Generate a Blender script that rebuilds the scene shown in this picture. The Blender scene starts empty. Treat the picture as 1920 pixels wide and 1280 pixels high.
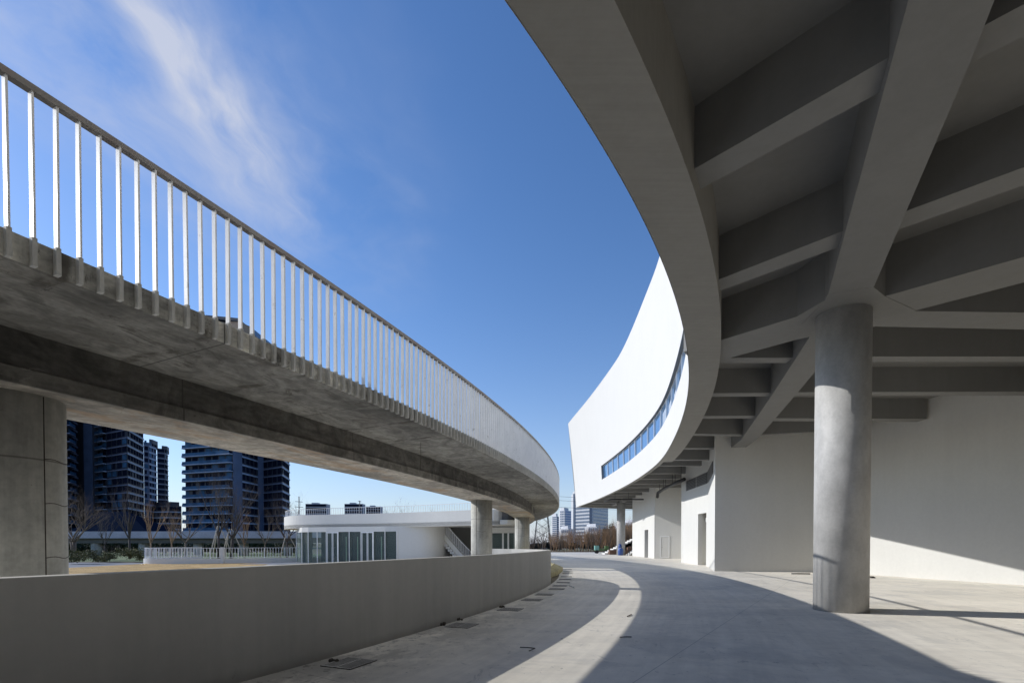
import bpy, bmesh, math, random
from math import sin, cos, pi, radians, atan2, sqrt, hypot
from mathutils import Vector, Matrix
random.seed(7)
S = bpy.context.scene
C = S.collection

# ------------------------------------------------------------------ camera
F, YH, PT, EYE = 931.49, 1017.72, radians(0.9315), 1.5
cam = bpy.data.cameras.new('camera'); co = bpy.data.objects.new('camera', cam); C.objects.link(co)
co.location = (0, 0, EYE); co.rotation_euler = (pi/2 - PT, 0, 0)
cam.sensor_width = 36; cam.lens = F/1920*36
Y0 = YH + F*math.tan(PT)
cam.shift_y = (Y0-640)/1920
cam.clip_start = 0.05; cam.clip_end = 6000
S.camera = co
# ------------------------------------------------------------------ light
EL = radians(26.8); AZ = radians(75.9)           # sun to the left, a little ahead of the camera
SUN = Vector((-sin(AZ)*cos(EL), cos(AZ)*cos(EL), sin(EL)))
sl = bpy.data.lights.new('sun', 'SUN'); sl.energy = 4.7; sl.angle = radians(0.42); sl.color = (1, .985, .955)
so = bpy.data.objects.new('sun', sl); C.objects.link(so); so.location = (0, 0, 80)
so.rotation_euler = (-SUN).to_track_quat('-Z', 'Y').to_euler()
W = bpy.data.worlds.new('World'); S.world = W; W.use_nodes = True
nt = W.node_tree; N = nt.nodes; L = nt.links; N.clear()
def nd(t, **k):
    n = N.new(t)
    for a, b in k.items(): setattr(n, a, b)
    return n
out = nd('ShaderNodeOutputWorld'); bg = nd('ShaderNodeBackground')
sky = nd('ShaderNodeTexSky', sky_type='NISHITA', sun_disc=False, sun_elevation=EL, sun_rotation=-AZ,
         altitude=0, air_density=1.0, dust_density=0.35, ozone_density=4.5)
hsv = nd('ShaderNodeHueSaturation'); hsv.inputs['Saturation'].default_value = 1.11; hsv.inputs['Hue'].default_value = .505; hsv.inputs['Value'].default_value = 2.0
tc = nd('ShaderNodeTexCoord'); sep = nd('ShaderNodeSeparateXYZ')
def mth(op, a, b=None, c=None, clamp=False):
    n = N.new('ShaderNodeMath'); n.operation = op; n.use_clamp = clamp
    for i, v in enumerate((a, b, c)):
        if v is None: continue
        if isinstance(v, (int, float)): n.inputs[i].default_value = v
        else: L.new(v, n.inputs[i])
    return n.outputs[0]
L.new(tc.outputs['Generated'], sep.inputs[0])
zz = mth('MAXIMUM', sep.outputs[2], 0.03)
u = mth('DIVIDE', sep.outputs[0], zz); v = mth('DIVIDE', sep.outputs[1], zz)
def comb(x, y, z=0.0):
    n = N.new('ShaderNodeCombineXYZ')
    for i, a in enumerate((x, y, z)):
        if isinstance(a, (int, float)): n.inputs[i].default_value = a
        else: L.new(a, n.inputs[i])
    return n.outputs[0]
def nz(vec, scale, det=6, rough=.55, dist=0.0):
    n = N.new('ShaderNodeTexNoise'); L.new(vec, n.inputs['Vector'])
    n.inputs['Scale'].default_value = scale; n.inputs['Detail'].default_value = det
    n.inputs['Roughness'].default_value = rough; n.inputs['Distortion'].default_value = dist
    return n.outputs['Fac']
def band(x, c, w):                                 # soft bump
    d = mth('DIVIDE', mth('SUBTRACT', x, c), w)
    return mth('POWER', 2.718, mth('MULTIPLY', mth('MULTIPLY', d, d), -1.0))
wv = nz(comb(u, v), 2.2, 3)
us = mth('ADD', u, mth('MULTIPLY', mth('SUBTRACT', wv, .5), .30))
fib = nz(comb(mth('MULTIPLY', us, 2.6), mth('MULTIPLY', v, 1.0)), 2.2, 8, .55, .25)
fib2 = nz(comb(mth('MULTIPLY', us, 1.3), mth('MULTIPLY', v, .8), 3.0), 2.4, 7, .6, .4)
m1 = mth('MULTIPLY', band(us, -.66, .10), mth('MULTIPLY', band(v, 1.05, .42), 1.0))
m2 = mth('MULTIPLY', band(us, -.55, .22), band(v, 1.30, .55))
m3 = mth('MULTIPLY', band(us, -.92, .26), band(v, 1.05, .7))
fibc = mth('SMOOTH_MIN', mth('MULTIPLY', mth('SUBTRACT', fib, .30), 2.0, clamp=True), 1.0, .1)
fibd = mth('MULTIPLY', mth('SUBTRACT', fib2, .36), 2.6, clamp=True)
cl = mth('ADD', mth('MULTIPLY', mth('MULTIPLY', m1, fibc), 1.7), mth('MULTIPLY', mth('MULTIPLY', m2, mth('MULTIPLY', fibd, mth('ADD', fibc, .10))), .72))
cl = mth('ADD', cl, mth('MULTIPLY', mth('MULTIPLY', m3, fibd), .60))
hz = mth('MULTIPLY', mth('POWER', mth('SUBTRACT', 1.0, mth('MAXIMUM', sep.outputs[2], 0.0)), 6.0), .80)
cl = mth('MINIMUM', mth('ADD', cl, hz), .9)
mx = nd('ShaderNodeMix', data_type='RGBA')
L.new(cl, mx.inputs['Factor']); L.new(sky.outputs[0], hsv.inputs['Color']); L.new(hsv.outputs[0], mx.inputs['A'])
mx.inputs['B'].default_value = (6.9, 7.4, 8.9, 1)
L.new(mx.outputs['Result'], bg.inputs['Color']); bg.inputs['Strength'].default_value = 0.10
L.new(bg.outputs[0], out.inputs[0])
S.view_settings.view_transform = 'Standard'; S.view_settings.look = 'None'
S.view_settings.exposure = -0.2; S.view_settings.gamma = 1
S.cycles.max_bounces = 8; S.cycles.diffuse_bounces = 5

# ------------------------------------------------------------------ helpers
def gz(px, py, z=0.0):                             # point of the height z seen in that direction
    a = (px-960)/F; b = (Y0-py)/F
    r = (a, cos(PT)+b*sin(PT), -sin(PT)+b*cos(PT)); t = (z-EYE)/r[2]
    return (r[0]*t, r[1]*t)
def at(px, py, Y):
    a = (px-960)/F; b = (Y0-py)/F
    r = (a, cos(PT)+b*sin(PT), -sin(PT)+b*cos(PT)); t = Y/r[1]
    return Vector((r[0]*t, Y, EYE+r[2]*t))

class MB:
    def __init__(s): s.v = []; s.f = []; s.sm = []
    def add(s, vs, fs, smooth=False):
        o = len(s.v); s.v += [tuple(a) for a in vs]
        for f in fs: s.f.append([i+o for i in f]); s.sm.append(smooth)
        return s
    def box(s, x0, y0, z0, x1, y1, z1):
        vs = [(x, y, z) for z in (z0, z1) for (x, y) in ((x0, y0), (x1, y0), (x1, y1), (x0, y1))]
        return s.add(vs, [(3,2,1,0), (4,5,6,7), (0,1,5,4), (1,2,6,5), (2,3,7,6), (3,0,4,7)])
    def prism(s, poly, z0, z1):                    # ccw polygon; z0/z1 numbers or per-vertex lists
        n = len(poly)
        a0 = z0 if isinstance(z0, (list, tuple)) else [z0]*n; a1 = z1 if isinstance(z1, (list, tuple)) else [z1]*n
        ar = sum(poly[i][0]*poly[(i+1) % n][1]-poly[(i+1) % n][0]*poly[i][1] for i in range(n))
        if ar < 0: poly = poly[::-1]; a0 = a0[::-1]; a1 = a1[::-1]
        vs = [(p[0], p[1], a0[i]) for i, p in enumerate(poly)]+[(p[0], p[1], a1[i]) for i, p in enumerate(poly)]
        return s.add(vs, [tuple(range(n))[::-1], tuple(range(n, 2*n))]+[(i, (i+1) % n, n+(i+1) % n, n+i) for i in range(n)])
    def bar(s, a, b, w, h=None, up=(0, 0, 1)):
        a = Vector(a); b = Vector(b); h = w if h is None else h
        d = (b-a).normalized(); upv = Vector(up)
        if abs(d.dot(upv)) > .99: upv = Vector((0, 1, 0))
        r = d.cross(upv).normalized()*w/2; t = r.cross(d).normalized()*h/2
        vs = [p+q for p in (a, b) for q in (-r-t, r-t, r+t, -r+t)]
        return s.add(vs, [(0,1,2,3)[::-1], (4,5,6,7)[::-1][::-1], (0,1,5,4), (1,2,6,5), (2,3,7,6), (3,0,4,7)])
    def tube(s, pts, rad, n=8, smooth=True, cap=True):
        pts = [Vector(p) for p in pts]; R = rad if isinstance(rad, (list, tuple)) else [rad]*len(pts)
        d0 = (pts[1]-pts[0]).normalized(); up = Vector((0, 0, 1)) if abs(d0.z) < .9 else Vector((1, 0, 0))
        x = d0.cross(up).normalized(); vs = []
        for i, p in enumerate(pts):
            d = (pts[min(i+1, len(pts)-1)]-pts[max(i-1, 0)]).normalized()
            x = (x-d*x.dot(d)).normalized(); y = d.cross(x)
            vs += [p+(x*cos(2*pi*k/n)+y*sin(2*pi*k/n))*R[i] for k in range(n)]
        fs = [(i*n+k, i*n+(k+1) % n, (i+1)*n+(k+1) % n, (i+1)*n+k) for i in range(len(pts)-1) for k in range(n)]
        s.add(vs, fs, smooth)
        if cap: s.f += [[len(s.v)-len(vs)+k for k in range(n)][::-1], [len(s.v)-n+k for k in range(n)]]; s.sm += [False, False]
        return s
    def loft(s, rings, closed=True, cap=True, smooth=False):
        n = len(rings[0]); vs = [p for r in rings for p in r]; m = n if closed else n-1
        fs = [(i*n+k, i*n+(k+1) % n, (i+1)*n+(k+1) % n, (i+1)*n+k) for i in range(len(rings)-1) for k in range(m)]
        if closed and cap: fs += [tuple(range(n))[::-1], tuple((len(rings)-1)*n+k for k in range(n))]
        return s.add(vs, fs, smooth)
    def ball(s, c, r, n=10, m=7, jit=0):
        vs = []
        for j in range(m+1):
            for k in range(n):
                a = pi*j/m; b = 2*pi*k/n; q = 1+random.uniform(-jit, jit)
                vs.append((c[0]+r[0]*sin(a)*cos(b)*q, c[1]+r[1]*sin(a)*sin(b)*q, c[2]+r[2]*cos(a)*q))
        return s.add(vs, [(j*n+k, (j+1)*n+k, (j+1)*n+(k+1) % n, j*n+(k+1) % n) for j in range(m) for k in range(n)], True)
    def build(s, name, mat, parent=None, loc=None, norm=True, bevel=0):
        me = bpy.data.meshes.new(name); me.from_pydata([tuple(a) for a in s.v], [], s.f)
        me.polygons.foreach_set('use_smooth', s.sm)
        if norm:
            bm = bmesh.new(); bm.from_mesh(me)
            bmesh.ops.remove_doubles(bm, verts=bm.verts, dist=1e-5)
            bmesh.ops.recalc_face_normals(bm, faces=bm.faces); bm.to_mesh(me); bm.free()
        me.materials.append(getattr(mat, 'm', mat))
        o = bpy.data.objects.new(name, me); C.objects.link(o)
        if parent: o.parent = parent; o.matrix_parent_inverse = Matrix.Translation(-Vector(parent.location)) if parent.location.length else Matrix()
        if loc: o.location = loc
        if bevel:
            b = o.modifiers.new('bevel', 'BEVEL'); b.width = bevel; b.segments = 2; b.limit_method = 'ANGLE'
        return o
def tag(o, label, cat=None, group=None, kind=None):
    if label: o['label'] = label
    if cat: o['category'] = cat
    if group: o['group'] = group
    if kind: o['kind'] = kind
    return o
def thing(name, label, cat, loc=(0, 0, 0), group=None):
    o = bpy.data.objects.new(name, None); o.empty_display_size = .3; C.objects.link(o); o.location = loc
    return tag(o, label, cat, group)
def copy_tree(o, parent=None):
    c = o.copy(); C.objects.link(c)
    if parent: c.parent = parent
    for ch in list(o.children): copy_tree(ch, c)
    return c

# ------------------------------------------------------------------ materials
class M:
    def __init__(s, name, col, rough=.6, metal=0., spec=.5):
        s.m = bpy.data.materials.new(name); s.m.use_nodes = True; s.t = s.m.node_tree
        s.b = s.t.nodes['Principled BSDF']; s.b.inputs['Base Color'].default_value = (*col, 1)
        s.b.inputs['Roughness'].default_value = rough; s.b.inputs['Metallic'].default_value = metal
        s.b.inputs['Specular IOR Level'].default_value = spec; s.col = col; s.cur = None; s.h = None
        g = s.t.nodes.new('ShaderNodeNewGeometry'); s.pos = g.outputs['Position']
    def n(s, t, **k):
        x = s.t.nodes.new(t)
        for a, b in k.items(): setattr(x, a, b)
        return x
    def lk(s, a, b): s.t.links.new(a, b)
    def ma(s, op, a, b=None, c=None, clamp=False):
        n = s.n('ShaderNodeMath', operation=op, use_clamp=clamp)
        for i, v in enumerate((a, b, c)):
            if v is None: continue
            if isinstance(v, (int, float)): n.inputs[i].default_value = v
            else: s.lk(v, n.inputs[i])
        return n.outputs[0]
    def mapv(s, scale=(1, 1, 1), vec=None, rot=(0, 0, 0)):
        n = s.n('ShaderNodeMapping'); n.inputs['Scale'].default_value = scale; n.inputs['Rotation'].default_value = rot
        s.lk(vec or s.pos, n.inputs['Vector']); return n.outputs[0]
    def noise(s, scale, det=5, rough=.6, stretch=(1, 1, 1), vec=None, dist=0., rot=(0, 0, 0)):
        n = s.n('ShaderNodeTexNoise'); n.inputs['Scale'].default_value = scale; n.inputs['Detail'].default_value = det
        n.inputs['Roughness'].default_value = rough; n.inputs['Distortion'].default_value = dist
        s.lk(s.mapv(stretch, vec, rot), n.inputs['Vector']); return n.outputs['Fac']
    def ramp(s, f, lo, hi, a=0., b=1.):
        n = s.n('ShaderNodeMapRange'); n.interpolation_type = 'SMOOTHSTEP'
        n.inputs['From Min'].default_value = lo; n.inputs['From Max'].default_value = hi
        n.inputs['To Min'].default_value = a; n.inputs['To Max'].default_value = b
        s.lk(f, n.inputs['Value']); return n.outputs[0]
    def mix(s, fac, col, mode='MIX'):              # current colour -> col by fac
        n = s.n('ShaderNodeMix', data_type='RGBA', blend_type=mode)
        if isinstance(fac, (int, float)): n.inputs['Factor'].default_value = fac
        else: s.lk(fac, n.inputs['Factor'])
        if s.cur is None: n.inputs['A'].default_value = (*s.col, 1)
        else: s.lk(s.cur, n.inputs['A'])
        if isinstance(col, tuple): n.inputs['B'].default_value = (*col, 1)
        else: s.lk(col, n.inputs['B'])
        s.cur = n.outputs['Result']; s.lk(s.cur, s.b.inputs['Base Color']); return s
    def vary(s, scale, amt, stretch=(1, 1, 1), det=5, vec=None, dist=0.):
        f = s.noise(scale, det, .6, stretch, vec, dist)
        k = s.ma('ADD', 1-amt, s.ma('MULTIPLY', s.ramp(f, .28, .72), 2*amt))
        cmb = s.n('ShaderNodeCombineXYZ')
        for i in range(3): s.lk(k, cmb.inputs[i])
        return s.mix(1.0, cmb.outputs[0], 'MULTIPLY')
    def bump(s, f, strength=.3, dist=.01):
        n = s.n('ShaderNodeBump'); n.inputs['Strength'].default_value = strength; n.inputs['Distance'].default_value = dist
        s.lk(f, n.inputs['Height'])
        if s.h: s.lk(s.h, n.inputs['Normal'])
        s.h = n.outputs[0]; s.lk(s.h, s.b.inputs['Normal']); return s
    def rvar(s, f, a, b): s.lk(s.ramp(f, .3, .7, a, b), s.b.inputs['Roughness']); return s

CX, CY, RF = -70.658, 33.629, 73.473               # centre and outer radius of the ramp
PX, PY, PR = -51.351, 28.999, 53.892               # parapet circle

def polar(m, cx, cy, R):                           # (radial, along, z) coordinates of a curved member
    sp = m.n('ShaderNodeSeparateXYZ'); m.lk(m.pos, sp.inputs[0])
    dx = m.ma('SUBTRACT', sp.outputs[0], cx); dy = m.ma('SUBTRACT', sp.outputs[1], cy)
    a = m.ma('MULTIPLY', m.ma('ARCTAN2', dy, dx), R)
    r = m.ma('SQRT', m.ma('ADD', m.ma('MULTIPLY', dx, dx), m.ma('MULTIPLY', dy, dy)))
    c = m.n('ShaderNodeCombineXYZ')
    m.lk(r, c.inputs[0]); m.lk(a, c.inputs[1]); m.lk(sp.outputs[2], c.inputs[2])
    return r, a, sp.outputs[2], c.outputs[0]
def joint(m, a, per, w):                           # thin line every per metres
    f = m.ma('PINGPONG', a, per/2)
    return m.ma('SUBTRACT', 1.0, m.ramp(f, w*.4, w))

def plaster(name, col, amt=.05, streak=.05, rough=.75, bump=.15):
    m = M(name, col, rough, spec=.3); m.b.inputs['Diffuse Roughness'].default_value = 0.0
    m.vary(.35, amt); m.vary(1.6, streak, (1.6, 1.6, .12), 4); m.vary(9, .02)
    m.bump(m.noise(38, 3), bump, .004); m.bump(m.noise(2.5, 3), .12, .02)
    return m
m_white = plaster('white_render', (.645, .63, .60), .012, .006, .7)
def lifts(m, per, amt, tone):
    q = m.n('ShaderNodeSeparateXYZ'); m.lk(m.pos, q.inputs[0]); m.mix(m.ma('MULTIPLY', joint(m, m.ma('ADD', q.outputs[2], m.ma('MULTIPLY', m.noise(.4, 3), .02)), per, .006), amt), tone)
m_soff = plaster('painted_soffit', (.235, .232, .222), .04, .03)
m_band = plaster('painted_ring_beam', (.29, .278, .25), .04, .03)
m_band.vary(3.0, .035, (.25, 6, 1), 5)
m_wall = plaster('painted_wall', (.63, .62, .585), .02, .012)
m_para = plaster('parapet_render', (.43, .418, .388), .04, .03, .8, .25)
lifts(m_wall, 2.4, .10, (.45, .44, .42))
r_, a_, z_, pv = polar(m_para, PX, PY, PR)
m_para.mix(m_para.ma('MULTIPLY', m_para.ramp(m_para.noise(9, 7, .8, (1, 1.2, .25), pv, .8), .64, .70), .28), (.20, .19, .17))
m_para.vary(2.2, .045, (1, 1.6, .06), 5, pv); m_para.mix(m_para.ma('MULTIPLY', m_para.ramp(m_para.noise(1.1, 5, .7, (1, 1, .5)), .58, .75), .25), (.30, .29, .26))
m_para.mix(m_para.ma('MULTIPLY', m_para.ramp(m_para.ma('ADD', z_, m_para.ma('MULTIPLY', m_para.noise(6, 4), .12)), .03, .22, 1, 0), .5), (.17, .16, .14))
m_col = plaster('troweled_column', (.51, .50, .48), .05, .02, .55, .25); m_col.b.inputs['Diffuse Roughness'].default_value = .35
m_col.vary(3, .13, (1, 1, .6), 6); m_col.vary(22, .04); m_col.vary(1.2, .07, (1, 1, .4), 4)
m_pier = M('pier_concrete', (.40, .39, .35), .8, spec=.3)
m_pier.vary(1.4, .22, (1, 1, .7), 6); m_pier.vary(14, .10); m_pier.vary(3, .14, (3, 3, .2))
sp = m_pier.n('ShaderNodeSeparateXYZ'); m_pier.lk(m_pier.pos, sp.inputs[0])
m_pier.mix(m_pier.ma('MULTIPLY', joint(m_pier, m_pier.ma('ADD', sp.outputs[2], .1), 1.22, .012), .65), (.12, .115, .1))
m_pier.mix(m_pier.ma('MULTIPLY', m_pier.ramp(m_pier.noise(7, 6, .7, (1, 1, 2)), .66, .72), .6), (.16, .15, .13))
m_pier.bump(m_pier.noise(20, 4), .3, .004)

def raw(name, col, jl, stain=.5, warm=0.):
    m = M(name, col, .85, spec=.25); m.b.inputs['Diffuse Roughness'].default_value = 1.0
    r, a, z, pv = polar(m, CX, CY, RF)
    m.vary(.55, .38, (1, .5, 1), 6, pv); m.vary(2.2, .34, (1, .7, 1), 8, pv, 2.2); m.vary(18, .12)
    m.vary(9, .14, (6, .25, 2), 3, pv)             # board marks along the ramp
    m.mix(m.ma('MULTIPLY', m.ramp(m.noise(3.6, 8, .8, (.5, 1.6, 1), pv, 3.0), .60, .64), .6), (.07, .065, .055)); m.mix(m.ma('MULTIPLY', m.ramp(m.noise(2.4, 7, .75, (1, .6, 1), pv, 1.0), .62, .72), .35), (.42, .40, .36))
    wob = m.ma('ADD', a, m.ma('MULTIPLY', m.noise(.8, 2), .35))
    m.mix(m.ma('MULTIPLY', joint(m, a, jl, .012), .75), (.06, .055, .05))
    m.mix(m.ma('MULTIPLY', m.ma('MULTIPLY', joint(m, wob, 1.22, .07), m.ramp(m.noise(2.2, 5, .7), .45, .6)), stain), (.10, .09, .075))
    m.mix(m.ma('MULTIPLY', m.ramp(m.noise(1.6, 7, .75, (1, .45, 1), pv, 1.5), .57, .68), stain), (.12, .11, .095))
    m.mix(m.ma('MULTIPLY', m.ramp(m.noise(.9, 6, .75, (1.4, .4, 1), pv, .6), .52, .64), .04+warm*2.2), (.40, .25, .13))
    m.bump(m.noise(24, 5), .4, .006); m.bump(m.noise(4, 5, .6, (3, .3, 1), pv), .4, .012)
    return m
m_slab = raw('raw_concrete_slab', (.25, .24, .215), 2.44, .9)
m_beam_shade = raw('raw_concrete_beam_side_shaded', (.13, .122, .108), 3.2, .5)  # shade on the beam sides is put into this darker colour
m_bsof_lit = raw('raw_concrete_beam_soffit_lit', (.35, .315, .26), 4.4, .35, .25)  # lighter colour stands for light bounced up from the sunlit ground
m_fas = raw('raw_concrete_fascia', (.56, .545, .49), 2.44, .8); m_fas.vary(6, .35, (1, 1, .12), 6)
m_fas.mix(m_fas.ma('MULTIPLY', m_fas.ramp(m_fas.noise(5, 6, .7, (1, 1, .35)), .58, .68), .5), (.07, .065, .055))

m_floor = M('plaza_floor_concrete', (.81, .752, .645), .65, spec=.15); m_floor.b.inputs['Diffuse Roughness'].default_value = 0.6
m_floor.vary(.16, .07, (1, 1, 1), 5); m_floor.vary(.9, .05, (.35, 1.3, 1), 6, None, 1.0); m_floor.vary(5, .04)
m_floor.vary(3.2, .025, (.3, 1, 1), 4); m_floor.vary(.5, .05, (.6, 1.2, 1), 7, None, .8)
r_, a_, z_, pv = polar(m_floor, PX, PY, PR)
m_floor.vary(2.6, .06, (2.2, .10, 1), 4, pv); m_floor.mix(m_floor.ma('MULTIPLY', m_floor.ramp(m_floor.noise(.55, 7, .72, (1, .8, 1), None, .7), .50, .60), .26), (.42, .41, .385))
m_floor.mix(m_floor.ma('MULTIPLY', m_floor.ramp(m_floor.noise(3.4, 7, .8, (1, .5, 1), None, 1.2), .585, .64), .38), (.30, .29, .27))
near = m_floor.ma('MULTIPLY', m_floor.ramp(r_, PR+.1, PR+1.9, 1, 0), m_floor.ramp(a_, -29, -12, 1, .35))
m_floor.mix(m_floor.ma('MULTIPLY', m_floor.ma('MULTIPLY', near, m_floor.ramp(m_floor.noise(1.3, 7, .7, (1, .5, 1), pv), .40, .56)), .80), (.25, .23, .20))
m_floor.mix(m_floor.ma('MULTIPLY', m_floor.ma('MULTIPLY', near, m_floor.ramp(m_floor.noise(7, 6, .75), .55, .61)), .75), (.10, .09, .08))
m_floor.mix(m_floor.ma('MULTIPLY', m_floor.ramp(m_floor.noise(11, 3, .6), .69, .715), .6), (.18, .17, .16))
sp = m_floor.n('ShaderNodeSeparateXYZ'); m_floor.lk(m_floor.pos, sp.inputs[0])
dj = m_floor.ma('ADD', m_floor.ma('MULTIPLY', sp.outputs[0], .83), m_floor.ma('MULTIPLY', sp.outputs[1], -.56))
dk = m_floor.ma('ADD', m_floor.ma('MULTIPLY', sp.outputs[0], .56), m_floor.ma('MULTIPLY', sp.outputs[1], .83))
for q, o_ in ((dj, 1.9), (dk, 2.6)):
    m_floor.mix(m_floor.ma('MULTIPLY', joint(m_floor, m_floor.ma('ADD', q, o_), 6.0, .008), .55), (.22, .22, .21))
m_floor.rvar(m_floor.noise(.8, 5, .6, (.4, 1, 1)), .48, .70)
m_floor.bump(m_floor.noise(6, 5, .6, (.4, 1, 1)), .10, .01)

m_ground = M('dry_ground', (.20, .17, .12), .95, spec=.1); m_ground.vary(.08, .2); m_ground.vary(1.5, .2)
m_ground.mix(m_ground.ramp(m_ground.noise(.05, 5), .48, .62), (.12, .13, .06))
m_lawn = M('dry_lawn', (.50, .34, .16), .95, spec=.1); m_lawn.vary(.8, .2); m_lawn.vary(12, .25)
m_lawn.mix(m_lawn.ma('MULTIPLY', m_lawn.ramp(m_lawn.noise(1.1, 6, .7), .5, .66), .5), (.30, .24, .10)); m_lawn.bump(m_lawn.noise(60, 3), .8, .03)
m_road = M('asphalt_road', (.16, .17, .19), .85); m_road.vary(.4, .12); m_road.vary(40, .1)
m_pave = M('pale_path_paving', (.60, .59, .56), .8); m_pave.vary(.5, .06); m_pave.vary(8, .04)

def simple(name, col, rough=.6, metal=0., v1=.06, v2=.04, sc=2.):
    m = M(name, col, rough, metal); m.vary(sc, v1); m.vary(sc*12, v2); return m
m_rail = simple('galvanised_white_paint', (.90, .88, .84), .35, 0., .05, .03, 3); m_rail.mix(m_rail.ma('MULTIPLY', m_rail.ramp(m_rail.noise(7, 5, .7), .62, .68), .5), (.42, .38, .32))
m_hand = simple('handrail_metal', (.26, .235, .205), .45, .3, .15, .1); m_hand.mix(m_hand.ma('MULTIPLY', m_hand.ramp(m_hand.noise(3, 5, .7), .5, .62), .5), (.22, .15, .12))
m_railw = simple('white_railing_paint', (.74, .74, .74), .4)
m_foot = simple('painted_baluster_foot', (.50, .485, .44), .8, 0, .14, .08, 1.3)
m_black = simple('black_metal', (.02, .02, .021), .5)
m_gbar = simple('cast_grate_bars', (.38, .36, .32), .8, .0, .15, .15)
m_grate = simple('steel_grate', (.30, .29, .27), .7, .0, .15, .15)
m_hole = simple('drain_hole', (.012, .011, .01), .9)
m_louv = simple('grey_louvre', (.17, .165, .16), .5)
m_frame = simple('white_window_frame', (.80, .80, .79), .4)
m_dirt = simple('dirt_clump', (.06, .05, .04), .95, 0, .3, .3, 9)
m_car = simple('dark_blue_car_paint', (.05, .07, .11), .18)
m_tyre = simple('black_rubber', (.02, .02, .02), .8)
m_twig = simple('bare_twig', (.16, .12, .09), .9, 0, .25, .1)
m_twigd = simple('dark_bark', (.075, .062, .055), .9, 0, .25, .1)
m_twigw = simple('warm_brown_twig', (.30, .19, .11), .9, 0, .3, .1, .4)
m_stake = simple('wooden_stake', (.48, .42, .33), .8)
m_evg = simple('evergreen_leaf', (.045, .06, .025), .8, 0, .4, .3, 1.)
m_bush = simple('bush_leaf', (.10, .10, .035), .8, 0, .4, .3, 1.5)
m_hedge = simple('dark_hedge_leaf', (.025, .035, .03), .8, 0, .4, .3, 1.5)
m_brown = simple('brown_timber_cladding', (.16, .09, .06), .7, 0, .2, .1)
m_blue = simple('blue_plastic', (.035, .09, .30), .4)
m_teal = simple('teal_painted_metal', (.18, .38, .33), .5, 0, .15)
m_green = simple('green_painted_metal', (.08, .15, .05), .6, 0, .2)
m_yel = simple('yellow_earth_foam', (.40, .35, .19), .9, 0, .25)
def glassy(name, col, rough=.04, metal=0., spec=1.0, v=.0):
    m = M(name, col, rough, metal, spec)
    if v: m.vary(.4, v)
    return m
m_glass = glassy('blue_band_glass', (.14, .30, .55), .03, .6, 1.0, .12)
m_pglass = M('pavilion_glass', (.55, .66, .64), .02); m_pglass.b.inputs['Transmission Weight'].default_value = .85
m_pglass.b.inputs['IOR'].default_value = 1.22; m_pglass.b.inputs['Base Color'].default_value = (.50, .63, .59, 1)
m_tint = glassy('dark_car_glass', (.012, .015, .02), .05)
m_edge = M('green_glass_edge', (.50, .62, .42), .3)
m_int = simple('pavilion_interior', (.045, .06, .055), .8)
m_tglass = glassy('tower_glass', (.010, .014, .030), .7, 0., .0, .3)
m_tglassb = glassy('tower_blue_glass', (.045, .11, .20), .6, .0, .05, .3)
m_tdark = simple('tower_dark_cladding', (.035, .042, .062), .55, 0, .2, .1, .3)
m_tmid = simple('tower_blue_grey_cladding', (.075, .11, .19), .55, 0, .12, .08, .3)
m_tband = simple('tower_band', (.16, .19, .28), .6, 0, .1, .08, .3)
m_tbandl = simple('tower_light_band', (.30, .38, .52), .6, 0, .1, .08, .3)
m_office = simple('white_office_cladding', (.50, .51, .54), .6, 0, .04, .03, .2)
m_ofglass = glassy('office_window_glass', (.10, .15, .24), .15, 0, .8, .2)
m_ofblue = glassy('office_blue_glass', (.05, .12, .32), .12, .3, .9, .15)
m_far = simple('far_grey_cladding', (.36, .37, .41), .7, 0, .1, .05, .2)
m_vfas = simple('walkway_fascia', (.46, .44, .50), .8, 0, .12, .08, .6)
m_vund = simple('walkway_underside', (.14, .135, .13), .85, 0, .1)

# ------------------------------------------------------------------ setting
def circ(cx, cy, R, d0, d1, n):
    return [(cx+R*cos(radians(d0+(d1-d0)*i/n)), cy+R*sin(radians(d0+(d1-d0)*i/n))) for i in range(n+1)]
o = MB().add([(-3000, -400, -.03), (3000, -400, -.03), (3000, 4500, -.03), (-3000, 4500, -.03)], [(0, 1, 2, 3)]).build('ground', m_ground); tag(o, 'dry earth ground', kind='structure')
para_in = circ(PX, PY, PR-.02, -38, 0, 40)
pl = para_in+[(-6, 30), (-14, 44), (-14, 80), (34, 84), (34, -24), (-12, -24)]
def sheet(name, poly, z, mat, label):
    o = MB().add([(x, y, z) for x, y in poly], [tuple(range(len(poly)))]).build(name, mat); return tag(o, label, kind='structure')
sheet('plaza_floor', pl, 0.0, m_floor, 'pale concrete plaza floor under and beside the curved canopy')
sheet('path', [(-60, 2), (-14, -14), *circ(PX, PY, PR-.3, -38, 0, 30)[0:], (-5, 34), (-13, 44), (-17, 48), (-28, 30), (-60, 25)], -.004, m_pave, 'pale paved path behind the parapet')
sheet('lawn', [(-27, 25), (-26, 12), (-21, 20), (-19.7, 27.4), (-18.6, 29), (-17.2, 31.5), (-16.7, 33), (-17.2, 35.1), (-16.9, 39), (-14.5, 41), (-16, 52), (-26.8, 47), (-26.8, 36), (-27, 30)], .004, m_lawn, 'strip of dry brown lawn in front of the curved ramp wall')
sheet('road', [(-70, 29), (-27.02, 29), (-26.9, 38), (-70, 43)], .002, m_road, 'grey asphalt road left of the lawn')
sheet('far_lawn', [(-90, 44), (-30, 40), (-14, 54), (-14, 78), (-110, 82)], .006, simple('green_lawn', (.10, .14, .045), .95, 0, .3, .2, .5), 'green lawn under the elevated walkway')

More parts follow.
